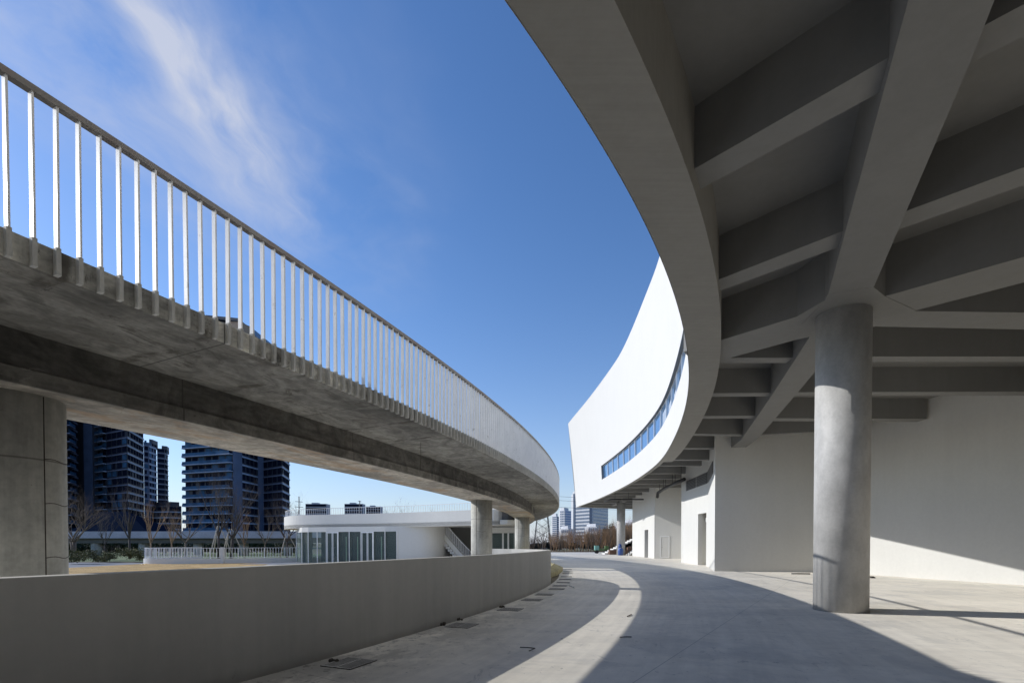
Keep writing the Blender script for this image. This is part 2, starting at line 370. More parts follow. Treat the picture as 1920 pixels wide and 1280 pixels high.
# ------------------------------------------------------------------ curved ramp
def zdk(th): return 3.7208-.2356*th-.4786*th*th
def rp(R, th, z): return (CX+R*cos(th), CY+R*sin(th), z)
ramp = thing('elevated_ramp', 'raw concrete elevated ramp curving overhead with a white baluster railing', 'ramp')
T0, T1 = radians(-56), radians(34)
ths = [T0+(T1-T0)*i/270 for i in range(271)]
WIN = 3.4709
rings = []
for th in ths:
    z = zdk(th)
    rings.append([rp(RF, th, z), rp(RF, th, z-.20), rp(RF-1.358, th, z-.248), rp(RF-2.56, th, z-.248), rp(RF-WIN, th, z-.20), rp(RF-WIN, th, z)])
mb = MB()
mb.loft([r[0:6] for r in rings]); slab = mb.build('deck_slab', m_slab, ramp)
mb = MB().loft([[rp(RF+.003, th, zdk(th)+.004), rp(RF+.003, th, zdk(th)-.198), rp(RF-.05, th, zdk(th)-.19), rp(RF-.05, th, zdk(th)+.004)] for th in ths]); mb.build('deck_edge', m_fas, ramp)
mb = MB().loft([[rp(RF-1.358, th, zdk(th)-.246), rp(RF-1.358, th, zdk(th)-.75), rp(RF-2.56, th, zdk(th)-.75), rp(RF-2.56, th, zdk(th)-.246)] for th in ths]); mb.build('box_beam', m_beam_shade, ramp)
MB().loft([[rp(RF-1.36, th, zdk(th)-.753), rp(RF-2.558, th, zdk(th)-.753), rp(RF-2.558, th, zdk(th)-.749), rp(RF-1.36, th, zdk(th)-.749)] for th in ths]).build('beam_soffit', m_bsof_lit, ramp)  # thin strip added under the beam to carry the bounce-lit colour
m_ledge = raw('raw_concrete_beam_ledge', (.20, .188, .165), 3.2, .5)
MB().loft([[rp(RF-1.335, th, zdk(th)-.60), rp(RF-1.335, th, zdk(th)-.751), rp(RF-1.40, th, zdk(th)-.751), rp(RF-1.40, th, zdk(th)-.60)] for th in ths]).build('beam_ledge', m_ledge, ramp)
HR = 1.1175
def handrail(R):
    return MB().loft([[rp(R-.03, th, zdk(th)+HR-.05), rp(R+.03, th, zdk(th)+HR-.05), rp(R+.03, th, zdk(th)+HR), rp(R-.03, th, zdk(th)+HR)] for th in ths])
handrail(RF+.029).build('handrail', m_hand, ramp)
handrail(RF-WIN-.029).build('handrail', m_hand, ramp)
bal0 = MB().box(-.025, -.0075, .17, .025, .0075, HR+.115).build('baluster', m_rail, ramp)
foot0 = MB().box(-.028, -.0155, -.035, .024, .0155, .172).build('foot', m_foot); foot0.parent = bal0; bal0.matrix_parent_inverse = Matrix()
# nearest visible balusters: individual parts
dth = .1415/RF
th_start = atan2(3.45-CY, sqrt(RF*RF-(3.45-CY)**2))
k = 0
def place_bal(o, th):
    z = zdk(th); o.location = (CX+(RF+.029)*cos(th), CY+(RF+.029)*sin(th), z-.165); o.rotation_euler = (random.uniform(-.004, .004), random.uniform(-.004, .004), th)
for k in range(100):
    th = th_start+k*dth
    o = bal0 if k == 0 else bal0.copy()
    if k:
        C.objects.link(o); o.parent = ramp; f_ = foot0.copy(); C.objects.link(f_); f_.parent = o
    place_bal(o, th)
mb = MB()
def bal_mesh(mb, R, th, w_=.025, t_=.0075, za=.005, zb=HR-.05):
    z = zdk(th); c, s = cos(th), sin(th); x = CX+R*c; y = CY+R*s
    q = [(x+a*c-b*s, y+a*s+b*c) for a, b in ((-w_, -t_), (w_, -t_), (w_, t_), (-w_, t_))]
    mb.add([(p[0], p[1], zz) for zz in (z+za, z+zb) for p in q], [(0,1,5,4), (1,2,6,5), (2,3,7,6), (3,0,4,7), (3,2,1,0), (4,5,6,7)])
n = int((T1-th_start)/dth)
for k in range(100, n): bal_mesh(mb, RF+.029, th_start+k*dth)
k = 1
while th_start-k*dth > T0: bal_mesh(mb, RF+.029, th_start-k*dth); k += 1
th = T0
while th < T1: bal_mesh(mb, RF-WIN-.029, th); th += dth
o = mb.build('baluster', m_rail, ramp, norm=False); tag(o, None, kind='stuff')
mb = MB()
for k in range(100, n): bal_mesh(mb, RF+.028, th_start+k*dth, .026, .0155, -.2, .007)
k = 1
while th_start-k*dth > T0: bal_mesh(mb, RF+.028, th_start-k*dth, .026, .0155, -.2, .007); k += 1
tag(mb.build('foot', m_foot, ramp, norm=False), None, kind='stuff')
RM = RF-1.358-.70
for th, r in ((radians(-23.62), .45), (radians(-13.0), .375), (radians(-3.9), .43), (radians(7), .43), (radians(19), .43), (radians(31), .43)):
    x, y, _ = rp(RM, th, 0)
    if th < -.35: x, y, r = -5.20, 5.12, .47
    MB().tube([(x, y, -.03), (x, y, zdk(th)-.745)], r, 48).build('pier', m_pier, ramp)
    a_s = atan2(-y, -x)+(.62 if y < 9 else -.5); q_ = (x+cos(a_s)*(r-.002), y+sin(a_s)*(r-.002))
    MB().tube([(q_[0], q_[1], 0), (q_[0], q_[1], zdk(th)-.76)], .006, 6).build('form_seam', m_dirt, ramp)
    for zs in ((.5, 1.35, 1.9, 2.35) if y < 9 else (1.9,)):
        MB().tube([(x+cos(a_s+b_*.11)*(r-.001), y+sin(a_s+b_*.11)*(r-.001), zs+.01*sin(b_)) for b_ in range(0, 9)], .004, 5).build('form_seam', m_dirt, ramp)
# small junction box and drips on the beam
th = radians(-6.5)
bx = MB().box(-.02, -.07, -.16, .06, .07, .16).build('junction_box', m_pier, ramp)
bx.location = rp(RF-1.35, th, zdk(th)-.48); bx.rotation_euler = (0, 0, th)
o = MB().tube([rp(RF-.45, radians(-19.3), 3.42), rp(RF-.44, radians(-19.31), 3.1), rp(RF-.47, radians(-19.3), 2.86)], .004, 5).build('hanging_wire', m_dirt); tag(o, 'thin dark wire dangling from the underside of the ramp slab', 'wire')

# vehicle on the ramp ------------------------------------------------------
def make_car(name, label, loc, rot, paint, sc=(1, 1, 1), group=None):
    t = thing(name, label, 'car', loc, group); t.rotation_euler = (0, 0, rot); t.scale = sc
    def part(mb, nm, mat, par=None, bev=.03):
        me = mb.build(nm, mat, None, bevel=bev); me.parent = par or t; return me
    prof = [(-2.0, .35), (-2.05, .75), (-1.9, .95), (1.0, .98), (1.85, .85), (2.05, .65), (2.0, .35)]
    mb = MB().loft([[(x, y, z) for x, z in prof] for y in (-.82, .82)]); part(mb, 'body', paint, bev=.06)
    cab = [(-1.85, .95), (-1.65, 1.38), (-1.3, 1.46), (.1, 1.46), (1.0, .97)]
    mb = MB(); rings = []
    for y, q in ((-.80, 0), (-.66, 1), (.66, 1), (.80, 0)):
        rings.append([(x*(1-.0*q), y, .94 if not q else z) for x, z in cab])
    low = [[(x, s*.80, .95) for x, z in (cab[0], cab[-1])] for s in (-1, 1)]
    vs = []
    for s in (-1, 1): vs += [(x, s*(.80-.30*(z-.95)), z) for x, z in cab]
    n = len(cab); fs = [tuple(range(n)), tuple(range(n, 2*n))[::-1]]+[(i, (i+1) % n, n+(i+1) % n, n+i) for i in range(n)]
    part(MB().add(vs, fs), 'cabin', paint, bev=.04)
    for s in (-1, 1):
        for x0, x1, x2, x3 in ((-1.5, -1.42, -.55, -.55), (-.47, -.47, .12, .62)):
            vs = [(x0, s*(.80-.30*.07+.004), 1.02), (x3, s*(.80-.30*.07+.004), 1.02), (x2, s*(.80-.30*.43+.004), 1.38), (x1, s*(.80-.30*.43+.004), 1.38)]
            part(MB().add(vs, [(0, 1, 2, 3)]), 'side_window', m_tint, bev=0)
        part(MB().box(.55, s*.84 if s > 0 else -.98, .95, .68, s*.98 if s > 0 else -.84, 1.1), 'wing_mirror', m_blue if name == 'vehicle' else paint, bev=.02)
    vs = [(.93, -.66, 1.03), (.93, .66, 1.03), (.17, .60, 1.43), (.17, -.60, 1.43)]
    part(MB().add([(x+.02, y, z+.01) for x, y, z in vs], [(0, 1, 2, 3)]), 'windscreen', m_tint, bev=0)
    part(MB().box(2.03, -.7, .5, 2.06, .7, .62), 'bumper', m_black, bev=.01)
    for x in (-1.3, 1.28):
        for s in (-1, 1):
            part(MB().tube([(x, s*.66, .32), (x, s*.86, .32)], .32, 20), 'wheel', m_tyre, bev=0)
            part(MB().tube([(x, s*.865, .32), (x, s*.87, .32)], .2, 16), 'hubcap', m_grate, bev=0)
    for s in (-1, 1): part(MB().box(2.0, s*.45-.15, .66, 2.05, s*.45+.15, .76), 'headlight', m_frame, bev=.01)
    return t
def cart_profile(pts, y0, y1): return MB().loft([[(p.x*(y/7.6), y, p.z) for p in pts] for y in (y0, y1)])
q_ = [at(x_, y_, 7.6) for x_, y_ in ((386, 660), (387, 591), (448, 597), (452, 604), (470, 612), (478, 628), (481, 668))]
vt = thing('utility_cart', 'small dark covered cart on the ramp, only its roof and sloping windscreen showing', 'cart', (q_[3].x, 7.9, zdk(radians(-21))))
zb_ = zdk(radians(-21))
def cpart(nm, pts, y0, y1, mat): MB().loft([[(p.x, y, p.z) for p in pts] for y in (y0, y1)]).build(nm, mat, vt, bevel=.008)
cpart('body', [Vector((q_[0].x, 0, zb_+.25)), q_[0]+Vector((0, 0, 0)), Vector((q_[6].x, 0, q_[0].z)), Vector((q_[6].x, 0, zb_+.25))], 7.6, 8.3, m_car)
cpart('roof', [q_[1]-Vector((0, 0, .05)), q_[1], q_[2], q_[2]-Vector((0, 0, .05))], 7.58, 8.3, m_car)
cpart('door_pillar', [q_[2]-Vector((.17, 0, .6)), q_[2]-Vector((.17, 0, .04)), q_[2]-Vector((0, 0, .04)), q_[2]-Vector((0, 0, .6))], 7.6, 8.28, m_hand)
cpart('side_window', [q_[0], q_[1]-Vector((0, 0, .05)), q_[2]-Vector((.16, 0, .05)), q_[2]-Vector((.16, 0, .6))], 7.62, 8.26, m_tint)
cpart('windscreen', [q_[2]-Vector((0, 0, .55)), q_[3], q_[4], q_[5], q_[6]], 7.6, 8.28, m_tint)
for x_ in (q_[0].x+.12, q_[6].x-.12):
    for y_ in (7.62, 8.2): MB().tube([(x_, y_, zb_+.14), (x_, y_+.08, zb_+.14)], .14, 16).build('wheel', m_tyre, vt)

# ------------------------------------------------------------------ parapet wall
pw = thing('parapet_wall', 'long low curved rendered parapet wall beside the drain grates', 'wall')
PH = 1.2403
def parc(d0, d1, n, r0, r1, z0, z1):
    return MB().loft([[(PX+r0*cos(radians(d)), PY+r0*sin(radians(d)), z0), (PX+r1*cos(radians(d)), PY+r1*sin(radians(d)), z0),
        (PX+r1*cos(radians(d)), PY+r1*sin(radians(d)), z1), (PX+r0*cos(radians(d)), PY+r0*sin(radians(d)), z1)] for d in [d0+(d1-d0)*i/n for i in range(n+1)]])
ppath = circ(PX, PY, PR, -40, -11.4, 80)+[(1.50, 19.3), (1.44, 20.1), (1.22, 20.9), (.82, 21.7), (.22, 22.5), (-.6, 23.2), (-1.6, 23.8)]
for _ in range(2): ppath = ppath[:76]+[((ppath[i-1][0]+2*ppath[i][0]+ppath[i+1][0])/4, (ppath[i-1][1]+2*ppath[i][1]+ppath[i+1][1])/4) for i in range(76, len(ppath)-1)]+[ppath[-1]]
pn = []
for i in range(len(ppath)):
    a, b = ppath[max(i-1, 0)], ppath[min(i+1, len(ppath)-1)]; d = hypot(b[0]-a[0], b[1]-a[1]); pn.append((-(b[1]-a[1])/d, (b[0]-a[0])/d))
MB().loft([[(x, y, -.03), (x+nx*.2, y+ny*.2, -.03), (x+nx*.2, y+ny*.2, PH), (x, y, PH)] for (x, y), (nx, ny) in zip(ppath, pn)]).build('wall_body', m_para, pw, bevel=.008)

# ------------------------------------------------------------------ main building
bld = thing('curved_building', 'large white curved building with a ribbed canopy and a strip of blue windows', 'building')
AK = [(0.02,4.59),(0.85,5.72),(1.33,6.40),(1.94,7.39),(2.51,8.41),(3.12,9.58),(3.95,11.42),(4.88,13.68),(5.36,14.95),(6.50,18.77),(7.60,23.31),(8.87,29.58),(9.42,35.0),(9.70,40.0),(9.80,46.0),(9.55,57.3),(8.80,68.4)]
# backwards behind the camera on a 33 m arc
hd = radians(37.2); x, y = AK[0]; back = []
for i in range(12):
    hd += 1.8/33/2; x -= 1.8*sin(hd); y -= 1.8*cos(hd); hd += 1.8/33/2; back.append((x, y))
AK = back[::-1]+AK
# smooth: chord-length Catmull-Rom, light filtering, resample every 0.35 m
def resample(P, step):
    out = []; 
    for i in range(len(P)-1):
        p0 = P[max(i-1, 0)]; p1 = P[i]; p2 = P[i+1]; p3 = P[min(i+2, len(P)-1)]
        d = hypot(p2[0]-p1[0], p2[1]-p1[1]); n = max(2, int(d/.1))
        d0 = max(hypot(p1[0]-p0[0], p1[1]-p0[1]), 1e-6); d2 = max(hypot(p3[0]-p2[0], p3[1]-p2[1]), 1e-6)
        for k in range(n):
            t = k/n; r = []
            for a in (0, 1):
                m1 = (p2[a]-p0[a])/(d+d0)*d if i else (p2[a]-p1[a]); m2 = (p3[a]-p1[a])/(d+d2)*d if i < len(P)-2 else p2[a]-p1[a]
                r.append((2*t**3-3*t*t+1)*p1[a]+(t**3-2*t*t+t)*m1+(-2*t**3+3*t*t)*p2[a]+(t**3-t*t)*m2)
            out.append(tuple(r))
    out.append(P[-1]); res = [out[0]]; acc = 0
    for a, b in zip(out[:-1], out[1:]):
        acc += hypot(b[0]-a[0], b[1]-a[1])
        if acc >= step: res.append(b); acc = 0
    if res[-1] != out[-1]: res.append(out[-1])
    return res
AC = resample(AK, .4)
for _ in range(60):
    AC = [AC[0]]+[((AC[i-1][0]+2*AC[i][0]+AC[i+1][0])/4, (AC[i-1][1]+2*AC[i][1]+AC[i+1][1])/4) for i in range(1, len(AC)-1)]+[AC[-1]]
def normals(P):
    r = []
    for i in range(len(P)):
        a = P[max(i-1, 0)]; b = P[min(i+1, len(P)-1)]; d = hypot(b[0]-a[0], b[1]-a[1]); r.append(((b[1]-a[1])/d, -(b[0]-a[0])/d))
    return r
AN = normals(AC)                                    # pointing into the building (right)
ZR, ZG, ZB, ZS = 6.43, 6.56, 6.72, 7.58             # ring, girder, rib undersides and slab
def ss(x): x = max(0, min(1, x)); return x*x*(3-2*x)
def lean(y, z): return 1.1*ss((y-27)/41)*max(0, (z-ZR)/11.3)**1.25
def ztop(y): return 18.75-.9*ss((y-33)/12)
def off(i, d, z, ln=True):
    (x, y), (nx, ny) = AC[i], AN[i]; q = d-(lean(y, z) if ln else 0)
    return (x+nx*q, y+ny*q, z)
NA = len(AC)
def strip(cols, mat, name, i0=0, i1=None, smooth=True):
    mb = MB(); mb.loft([cols(i) for i in range(i0, (i1 or NA-1)+1)], closed=False, smooth=smooth); return mb.build(name, mat, bld, norm=False)
iy = lambda y0: min(range(NA), key=lambda i: abs(AC[i][1]-y0) if AC[i][0] > -6 else 99)
WZ0, WZ1 = 8.28, 9.74
iw0, iw1 = iy(5.0), iy(53.2)
MBf = MB()
def fz(i): return [ZR, 7.2, WZ0]
MBf.loft([[off(i, 0, z) for z in (WZ0, 7.6, 7.0, ZR)][::-1] for i in range(NA)], closed=False, smooth=True)
def upz(i):
    zt = ztop(AC[i][1]); return [WZ1+(zt-WZ1)*k/7 for k in range(8)]
MBf.loft([[off(i, 0, z) for z in upz(i)] for i in range(NA)], closed=False, smooth=True)
for a, b in ((0, iw0), (iw1, NA-1)):
    MBf.loft([[off(i, 0, z) for z in (WZ0, WZ1)] for i in range(a, b+1)], closed=False, smooth=True)
MBf.build('facade', m_white, bld, norm=False)
mb = MB()
mb.loft([[off(i, 0, ztop(AC[i][1])), off(i, .35, ztop(AC[i][1])), off(i, .35, 16.6)] for i in range(NA)], closed=False)   # coping
mb.build('roof_coping', m_white, bld, norm=False)
RD = .22
mb = MB()
mb.loft([[off(i, 0, WZ1), off(i, RD+.1, WZ1)] for i in range(iw0, iw1+1)], closed=False)
mb.loft([[off(i, 0, WZ0), off(i, RD+.1, WZ0)] for i in range(iw0, iw1+1)], closed=False)
mb.add([off(iw1, 0, WZ0), off(iw1, RD+.1, WZ0), off(iw1, RD+.1, WZ1), off(iw1, 0, WZ1)], [(0, 1, 2, 3)])
mb.build('window_reveal', m_soff, bld, norm=False)
# panes, one each between mullions 2.25 m apart
dist = [0.0]
for i in range(1, NA): dist.append(dist[-1]+hypot(AC[i][0]-AC[i-1][0], AC[i][1]-AC[i-1][1]))
s1 = dist[iw1]; s0 = dist[iw0]; npn = int((s1-s0)/2.25)
def at_s(s):
    i = max(k for k in range(NA) if dist[k] <= s+1e-6); i = min(i, NA-2); t = (s-dist[i])/(dist[i+1]-dist[i])
    return (AC[i][0]*(1-t)+AC[i+1][0]*t, AC[i][1]*(1-t)+AC[i+1][1]*t, AN[i][0]*(1-t)+AN[i+1][0]*t, AN[i][1]*(1-t)+AN[i+1][1]*t)
def offs(s, d, z):
    x, y, nx, ny = at_s(s); q = d-lean(y, z); return (x+nx*q, y+ny*q, z)
for k in range(npn):
    b = s1-k*2.25; a = b-2.25
    pane = MB().add([offs(a, RD, WZ0), offs(b, RD, WZ0), offs(b, RD, WZ1), offs(a, RD, WZ1)], [(0, 1, 2, 3)]).build('window', m_glass, bld, norm=False)
    MB().bar(offs(a, RD-.03, WZ0), offs(a, RD-.03, WZ1), .07, .09, (at_s(a)[2], at_s(a)[3], 0)).build('mullion', m_frame, pane)
    MB().bar(offs(a+.04, RD-.02, WZ0+.03), offs(b-.04, RD-.02, WZ0+.03), .05, .06).build('window_frame', m_frame, pane); MB().bar(offs(a+.04, RD-.02, WZ1-.03), offs(b-.04, RD-.02, WZ1-.03), .05, .06).build('window_frame', m_frame, pane)

# ring beam under the facade
iR = iy(30.2)
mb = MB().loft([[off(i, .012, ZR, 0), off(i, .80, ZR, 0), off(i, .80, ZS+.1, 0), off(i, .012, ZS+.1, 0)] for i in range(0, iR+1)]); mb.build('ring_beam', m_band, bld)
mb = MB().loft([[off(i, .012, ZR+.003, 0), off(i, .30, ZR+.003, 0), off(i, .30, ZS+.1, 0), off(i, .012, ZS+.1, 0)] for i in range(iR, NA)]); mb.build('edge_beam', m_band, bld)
# slab over everything
XR = 27.0
sl_poly = [off(i, .05, 0, 0)[:2] for i in range(0, NA, 2)]+[(18.5, 73.2), (XR, 75.5), (XR, -16)]
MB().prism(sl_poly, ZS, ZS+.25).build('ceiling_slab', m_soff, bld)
MB().prism([(p[0]+.4, p[1]) for p in sl_poly[:-3]]+sl_poly[-3:], 16.6, 16.9).build('roof', m_road, bld)
# end wall
xe, ye = AC[-1]
p0 = off(NA-1, 0, ZR); p1 = off(NA-1, 0, ztop(ye))
mb = MB().add([p0, (18.5, 73.0, ZR), (18.5, 73.0, 17.8), p1, (xe+.3, ye-.3, ZR), (18.3, 72.6, ZR)], [(0, 1, 2, 3)])
mb.add([(xe+.1, ye-.02, ZR+.1), (18.5, 72.9, ZR+.1), (18.5, 72.6, ZR+.1), (xe+.3, ye-.35, ZR+.1)], [(0, 1, 2, 3)])
mb.build('end_wall', m_white, bld, norm=False)
MB().prism([(xe+.25, ye-.05), (18.5, 72.95), (18.5, 72.3), (xe+.3, ye-.7)], ZR-.0, ZS+.05).build('end_beam', m_band, bld)

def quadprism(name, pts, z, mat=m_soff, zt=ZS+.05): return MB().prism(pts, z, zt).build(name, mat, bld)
# girders on the column line
GL = [(-3.35,-9.4),(3.66,4.64),(3.96,5.24),(6.42,10.16),(6.72,10.95),(7.25,12.10),(7.88,14.00),(8.98,17.34),(11.25,24.5),(11.66,26.6)]
GR = [(-2.45,-9.8),(4.48,4.68),(4.83,5.32),(7.14,9.88),(7.62,10.60),(8.05,11.75),(8.88,14.54),(9.66,16.95),(11.90,24.1),(12.40,26.5)]
mb = MB()
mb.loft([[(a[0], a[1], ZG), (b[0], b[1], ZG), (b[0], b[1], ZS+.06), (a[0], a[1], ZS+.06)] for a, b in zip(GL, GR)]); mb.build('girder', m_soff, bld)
def inner(pt, dirv, d0=.70):                        # move a rib end along dirv until it meets the ring beam
    return pt
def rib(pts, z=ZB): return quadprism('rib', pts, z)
d = .707
rib([(2.20,7.39),(2.52,7.70),(4.45,5.65),(4.10,5.38)])                      # rib 1
rib([(3.55,10.52),(3.84,10.87),(6.02,8.60),(5.70,8.24)])                    # rib 2
rib([(4.62,5.25),(4.92,5.56),(6.4,4.10),(6.08,3.78)]); rib([(6.15,7.96),(6.45,8.36),(11.9,2.95),(11.6,2.5)])
rib([(-.2,4.6),(.1,4.85),(2.6,2.35),(2.3,2.05)]); rib([(2.8,1.5),(3.1,1.8),(9,-4.1),(8.7,-4.4)])
rib([(-2.6,1.4),(-2.3,1.7),(.9,-1.3),(.6,-1.6)])
quadprism('main_rib', [(4.55,13.25),(6.38,11.20),(6.57,10.25),(7.3,11.0),(7.4,12.2),(7.05,12.50),(5.35,14.35)], ZG+.004)      # through the column
quadprism('column_head', [(6.50,10.15),(7.14,9.90),(7.66,10.28),(8.80,10.90),(8.46,11.72),(8.02,12.0),(7.3,12.3),(6.7,11.6)], ZG-.003)
quadprism('main_rib', [(7.60,10.36),(8.55,11.16),(14.6,5.05),(13.7,4.2)], ZG+.004)
quadprism('main_rib', [(7.95,10.92),(8.05,11.70),(13.2,11.93),(25,12.5),(25,11.5),(11.31,11.02)], ZG+.008)
quadprism('main_rib', [(-.75,5.6) if 0 else (13.6,4.3),(14.4,5.1),(20.5,-1),(19.7,-1.8)], ZG+.012)
# straight ribs, east-west
def hrib(x0, x1, y0, y1=None, w=.40, z=ZB):
    y1 = y0 if y1 is None else y1; rib([(x0, y0-w/2), (x1, y1-w/2), (x1, y1+w/2), (x0, y0+w/2)], z)
hrib(5.55, 7.95, 14.30); hrib(8.75, 24, 14.20)
hrib(6.65, 9.15, 17.62, 17.58, .42); hrib(9.7, 24, 17.50, 17.42, .44)
hrib(7.50, 10.1, 20.75, 20.68, .46); hrib(10.7, 17.45, 21.10, 21.25, .5)
hrib(8.30, 11.25, 24.00, 24.20, .42); hrib(11.9, 15.6, 24.20, 23.20, .36)
hrib(8.75, 12.3, 27.60, 27.60); hrib(9.2, 12.72, 31.35, 31.35)
xA = lambda y_: min(AC, key=lambda q: abs(q[1]-y_) if q[0] > 0 else 99)[0]+.2
for yy, xw in ((33.7, 12.8), (37.5, 13.05), (40.7, 16.2), (44.0, 16.3), (46.9, 16.4), (50.9, 14.1), (54.2, 14.2), (57.6, 14.25)): hrib(xA(yy), xw, yy, yy, .34)
for yy in (61.0, 64.4, 67.8): hrib(xA(yy), 20, yy, yy+.8, .34)
quadprism('main_rib', [(10.1, 62.4), (13.4, 62.4), (13.4, 63.2), (10.1, 63.2)], ZG); quadprism('main_rib', [(13.4, 60.1), (14.0, 60.1), (14.1, 68), (13.5, 68)], ZG+.004)
quadprism('main_rib', [(14.1, 62.5), (24, 63.5), (24, 64.2), (14.1, 63.2)], ZG)
quadprism('rib', [(14.5,21.4),(14.9,21.4),(16.4,24.0),(16.0,24.0)], ZB+.02); quadprism('rib', [(17.6,14.4),(18.0,14.4),(18.2,17.2),(17.8,17.2)], ZB+.02)
# columns
def column(x, y, r, label=None):
    o = MB().tube([(x, y, -.02), (x, y, ZG+.01)], r, 64).build('column', m_col, bld)
    if label: tag(o, label)
    return o
column(7.35, 11.10, .53); column(13.72, 62.6, .52); column(1.2, -2.6, .53)
# walls
def wall(name, a, b, z0=0, z1=ZS+.02, th=.3, mat=m_wall, par=None):   # thickness to the right of a->b
    a = Vector((*a, 0)); b = Vector((*b, 0)); d = (b-a).normalized(); n = Vector((d.y, -d.x, 0))*th
    return MB().prism([tuple(a)[:2], tuple(b)[:2], tuple(b+n)[:2], tuple(a+n)[:2]], z0, z1).build(name, mat, par or bld)
C1, K1, C2 = (10.86, 26.62), (12.68, 32.2), (13.05, 37.85)
W12 = (16.60, 25.32)
wall('wall', C1, W12, th=-.3)
wall('wall', W12, (18.32, 17.82), th=-.3); wall('wall', (18.32, 17.82), (20.3, 8.6), th=-.3); wall('wall', (20.3, 8.6), (21.2, -9), th=-.3, mat=m_far); wall('wall', (21.2, -9), (-9, -10.5), th=-.3, mat=m_far)  # out of view: rear wall added, last two walls greyed, to cut bounce light
MB().prism([C1, K1, (K1[0]+.3, K1[1]-.1), (C1[0]+.5, C1[1]-.12)], 0, ZS+.02).build('wall', m_wall, bld)
D0, D1 = (12.70, 32.5), (12.815, 34.25)            # big doorway
wall('wall', K1, D0); wall('wall', D1, C2); wall('lintel', D0, D1, 3.50)
wall('wall', (12.99, 34.27), (15.2, 34.6), th=-.2); wall('wall', (14.2, 30.6), (14.6, 34.6), th=.2); wall('wall', (12.95, 31.9), (14.4, 31.8), th=.2)
MB().box(13.3, 33.4, 2.95, 14.1, 34.2, 3.25).build('transom_beam', m_white, bld)
CD, CE = (13.90, 48.50), (14.32, 58.60)
wall('wall', C2, (16.5, 38.6), th=-.3)
wall('wall', (13.95, 48.49), (16.7, 47.30), th=-.3); wall('wall', (16.6, 38.6), (16.8, 48), th=.3)
E0, E1 = (14.00, 51.1), (14.08, 52.8)              # narrow doorway
wall('wall', CD, E0); wall('wall', E1, CE); wall('lintel', E0, E1, 2.90)
wall('wall', (14.36, 52.85), (15.4, 52.9), th=-.2); wall('wall', (15.4, 50.6), (15.4, 53), th=.2, mat=m_far)
wall('wall', CE, (18.5, 59.4), th=-.3)
# painted-over service door on the recessed wall
dd = Vector((16.7-13.95, 47.30-48.49, 0)).normalized(); nn = Vector((dd.y, -dd.x, 0)); base = Vector((13.95, 48.49, 0))
def onrec(s, t, z): q = base+dd*s+nn*t; return (q.x, q.y, z)
sd = MB()
for s0_, s1_, za, zb in ((.50, .56, .12, 2.20), (1.30, 1.36, .12, 2.20), (.56, 1.30, 2.12, 2.20), (.56, 1.30, .12, .18)):
    sd.prism([onrec(s0_, .03, 0)[:2], onrec(s1_, .03, 0)[:2], onrec(s1_, -.01, 0)[:2], onrec(s0_, -.01, 0)[:2]], za, zb)
dr = sd.build('service_door', m_frame, bld)
MB().prism([onrec(.56, .012, 0)[:2], onrec(1.30, .012, 0)[:2], onrec(1.30, -.01, 0)[:2], onrec(.56, -.01, 0)[:2]], .18, 2.12).build('door_leaf', m_wall, dr)
MB().bar(onrec(.64, .06, 1.1), onrec(.72, .06, 1.1), .03).build('handle', m_grate, dr)
# louvre strip high on the block wall
def onseg(a, b, s, t, z):
    a = Vector((*a, 0)); b = Vector((*b, 0)); d = (b-a).normalized(); n = Vector((-d.y, d.x, 0)); q = a+d*s+n*t; return Vector((q.x, q.y, z))
lv = []
L1 = hypot(K1[0]-C1[0], K1[1]-C1[1]); L2 = hypot(C2[0]-K1[0], C2[1]-K1[1])
for seg, a_, b_ in ((0, 1.35, L1-.08), (1, .1, 2.45), (1, 2.6, 4.9)):
    P, Q = ((C1, K1), (K1, C2))[seg]
    f = MB(); f.add([onseg(P, Q, a_, .012, 5.38), onseg(P, Q, b_, .012, 5.38), onseg(P, Q, b_, .012, 6.12), onseg(P, Q, a_, .012, 6.12)], [(0, 1, 2, 3)])
    lo = f.build('louvre', m_black, bld)
    g = MB()
    for k in range(7): g.bar(onseg(P, Q, a_+.02, .035, 5.43+k*.105), onseg(P, Q, b_-.02, .035, 5.43+k*.105), .05, .045)
    g.build('louvre_blades', m_louv, lo)

# ------------------------------------------------------------------ pipes under the canopy
def pipe(label, pts, r, hang, name='black_pipe'):
    t = thing(name, label, 'pipe', pts[0])
    MB().tube(pts, r, 12).build('pipe_run', m_black, t)
    for q in hang: MB().tube([q, (q[0], q[1], ZS+.02)], .02, 6).build('hanger', m_black, t)
    return t
pipe('thick black pipe slung under the canopy ribs above the recessed wall', [(13.12, 44.9, 5.62), (13.08, 44.6, 6.0), (12.95, 42.5, 6.12), (12.65, 38.6, 6.12), (12.45, 36.0, 6.12)], .13,
     [(13.05, 44.0, 6.1), (12.95, 42.6, 6.1), (12.9, 41.8, 6.1), (12.72, 39.5, 6.1), (12.65, 38.6, 6.1), (12.5, 36.8, 6.1)])
pipe('thin black pipe hung level under the far end of the canopy', [(10.2, 54.6, 6.0), (10.5, 53.0, 6.12), (11, 52.6, 6.12), (13.9, 52.6, 6.12)], .07, [(10.9, 52.65, 6.1), (12.3, 52.6, 6.1)])

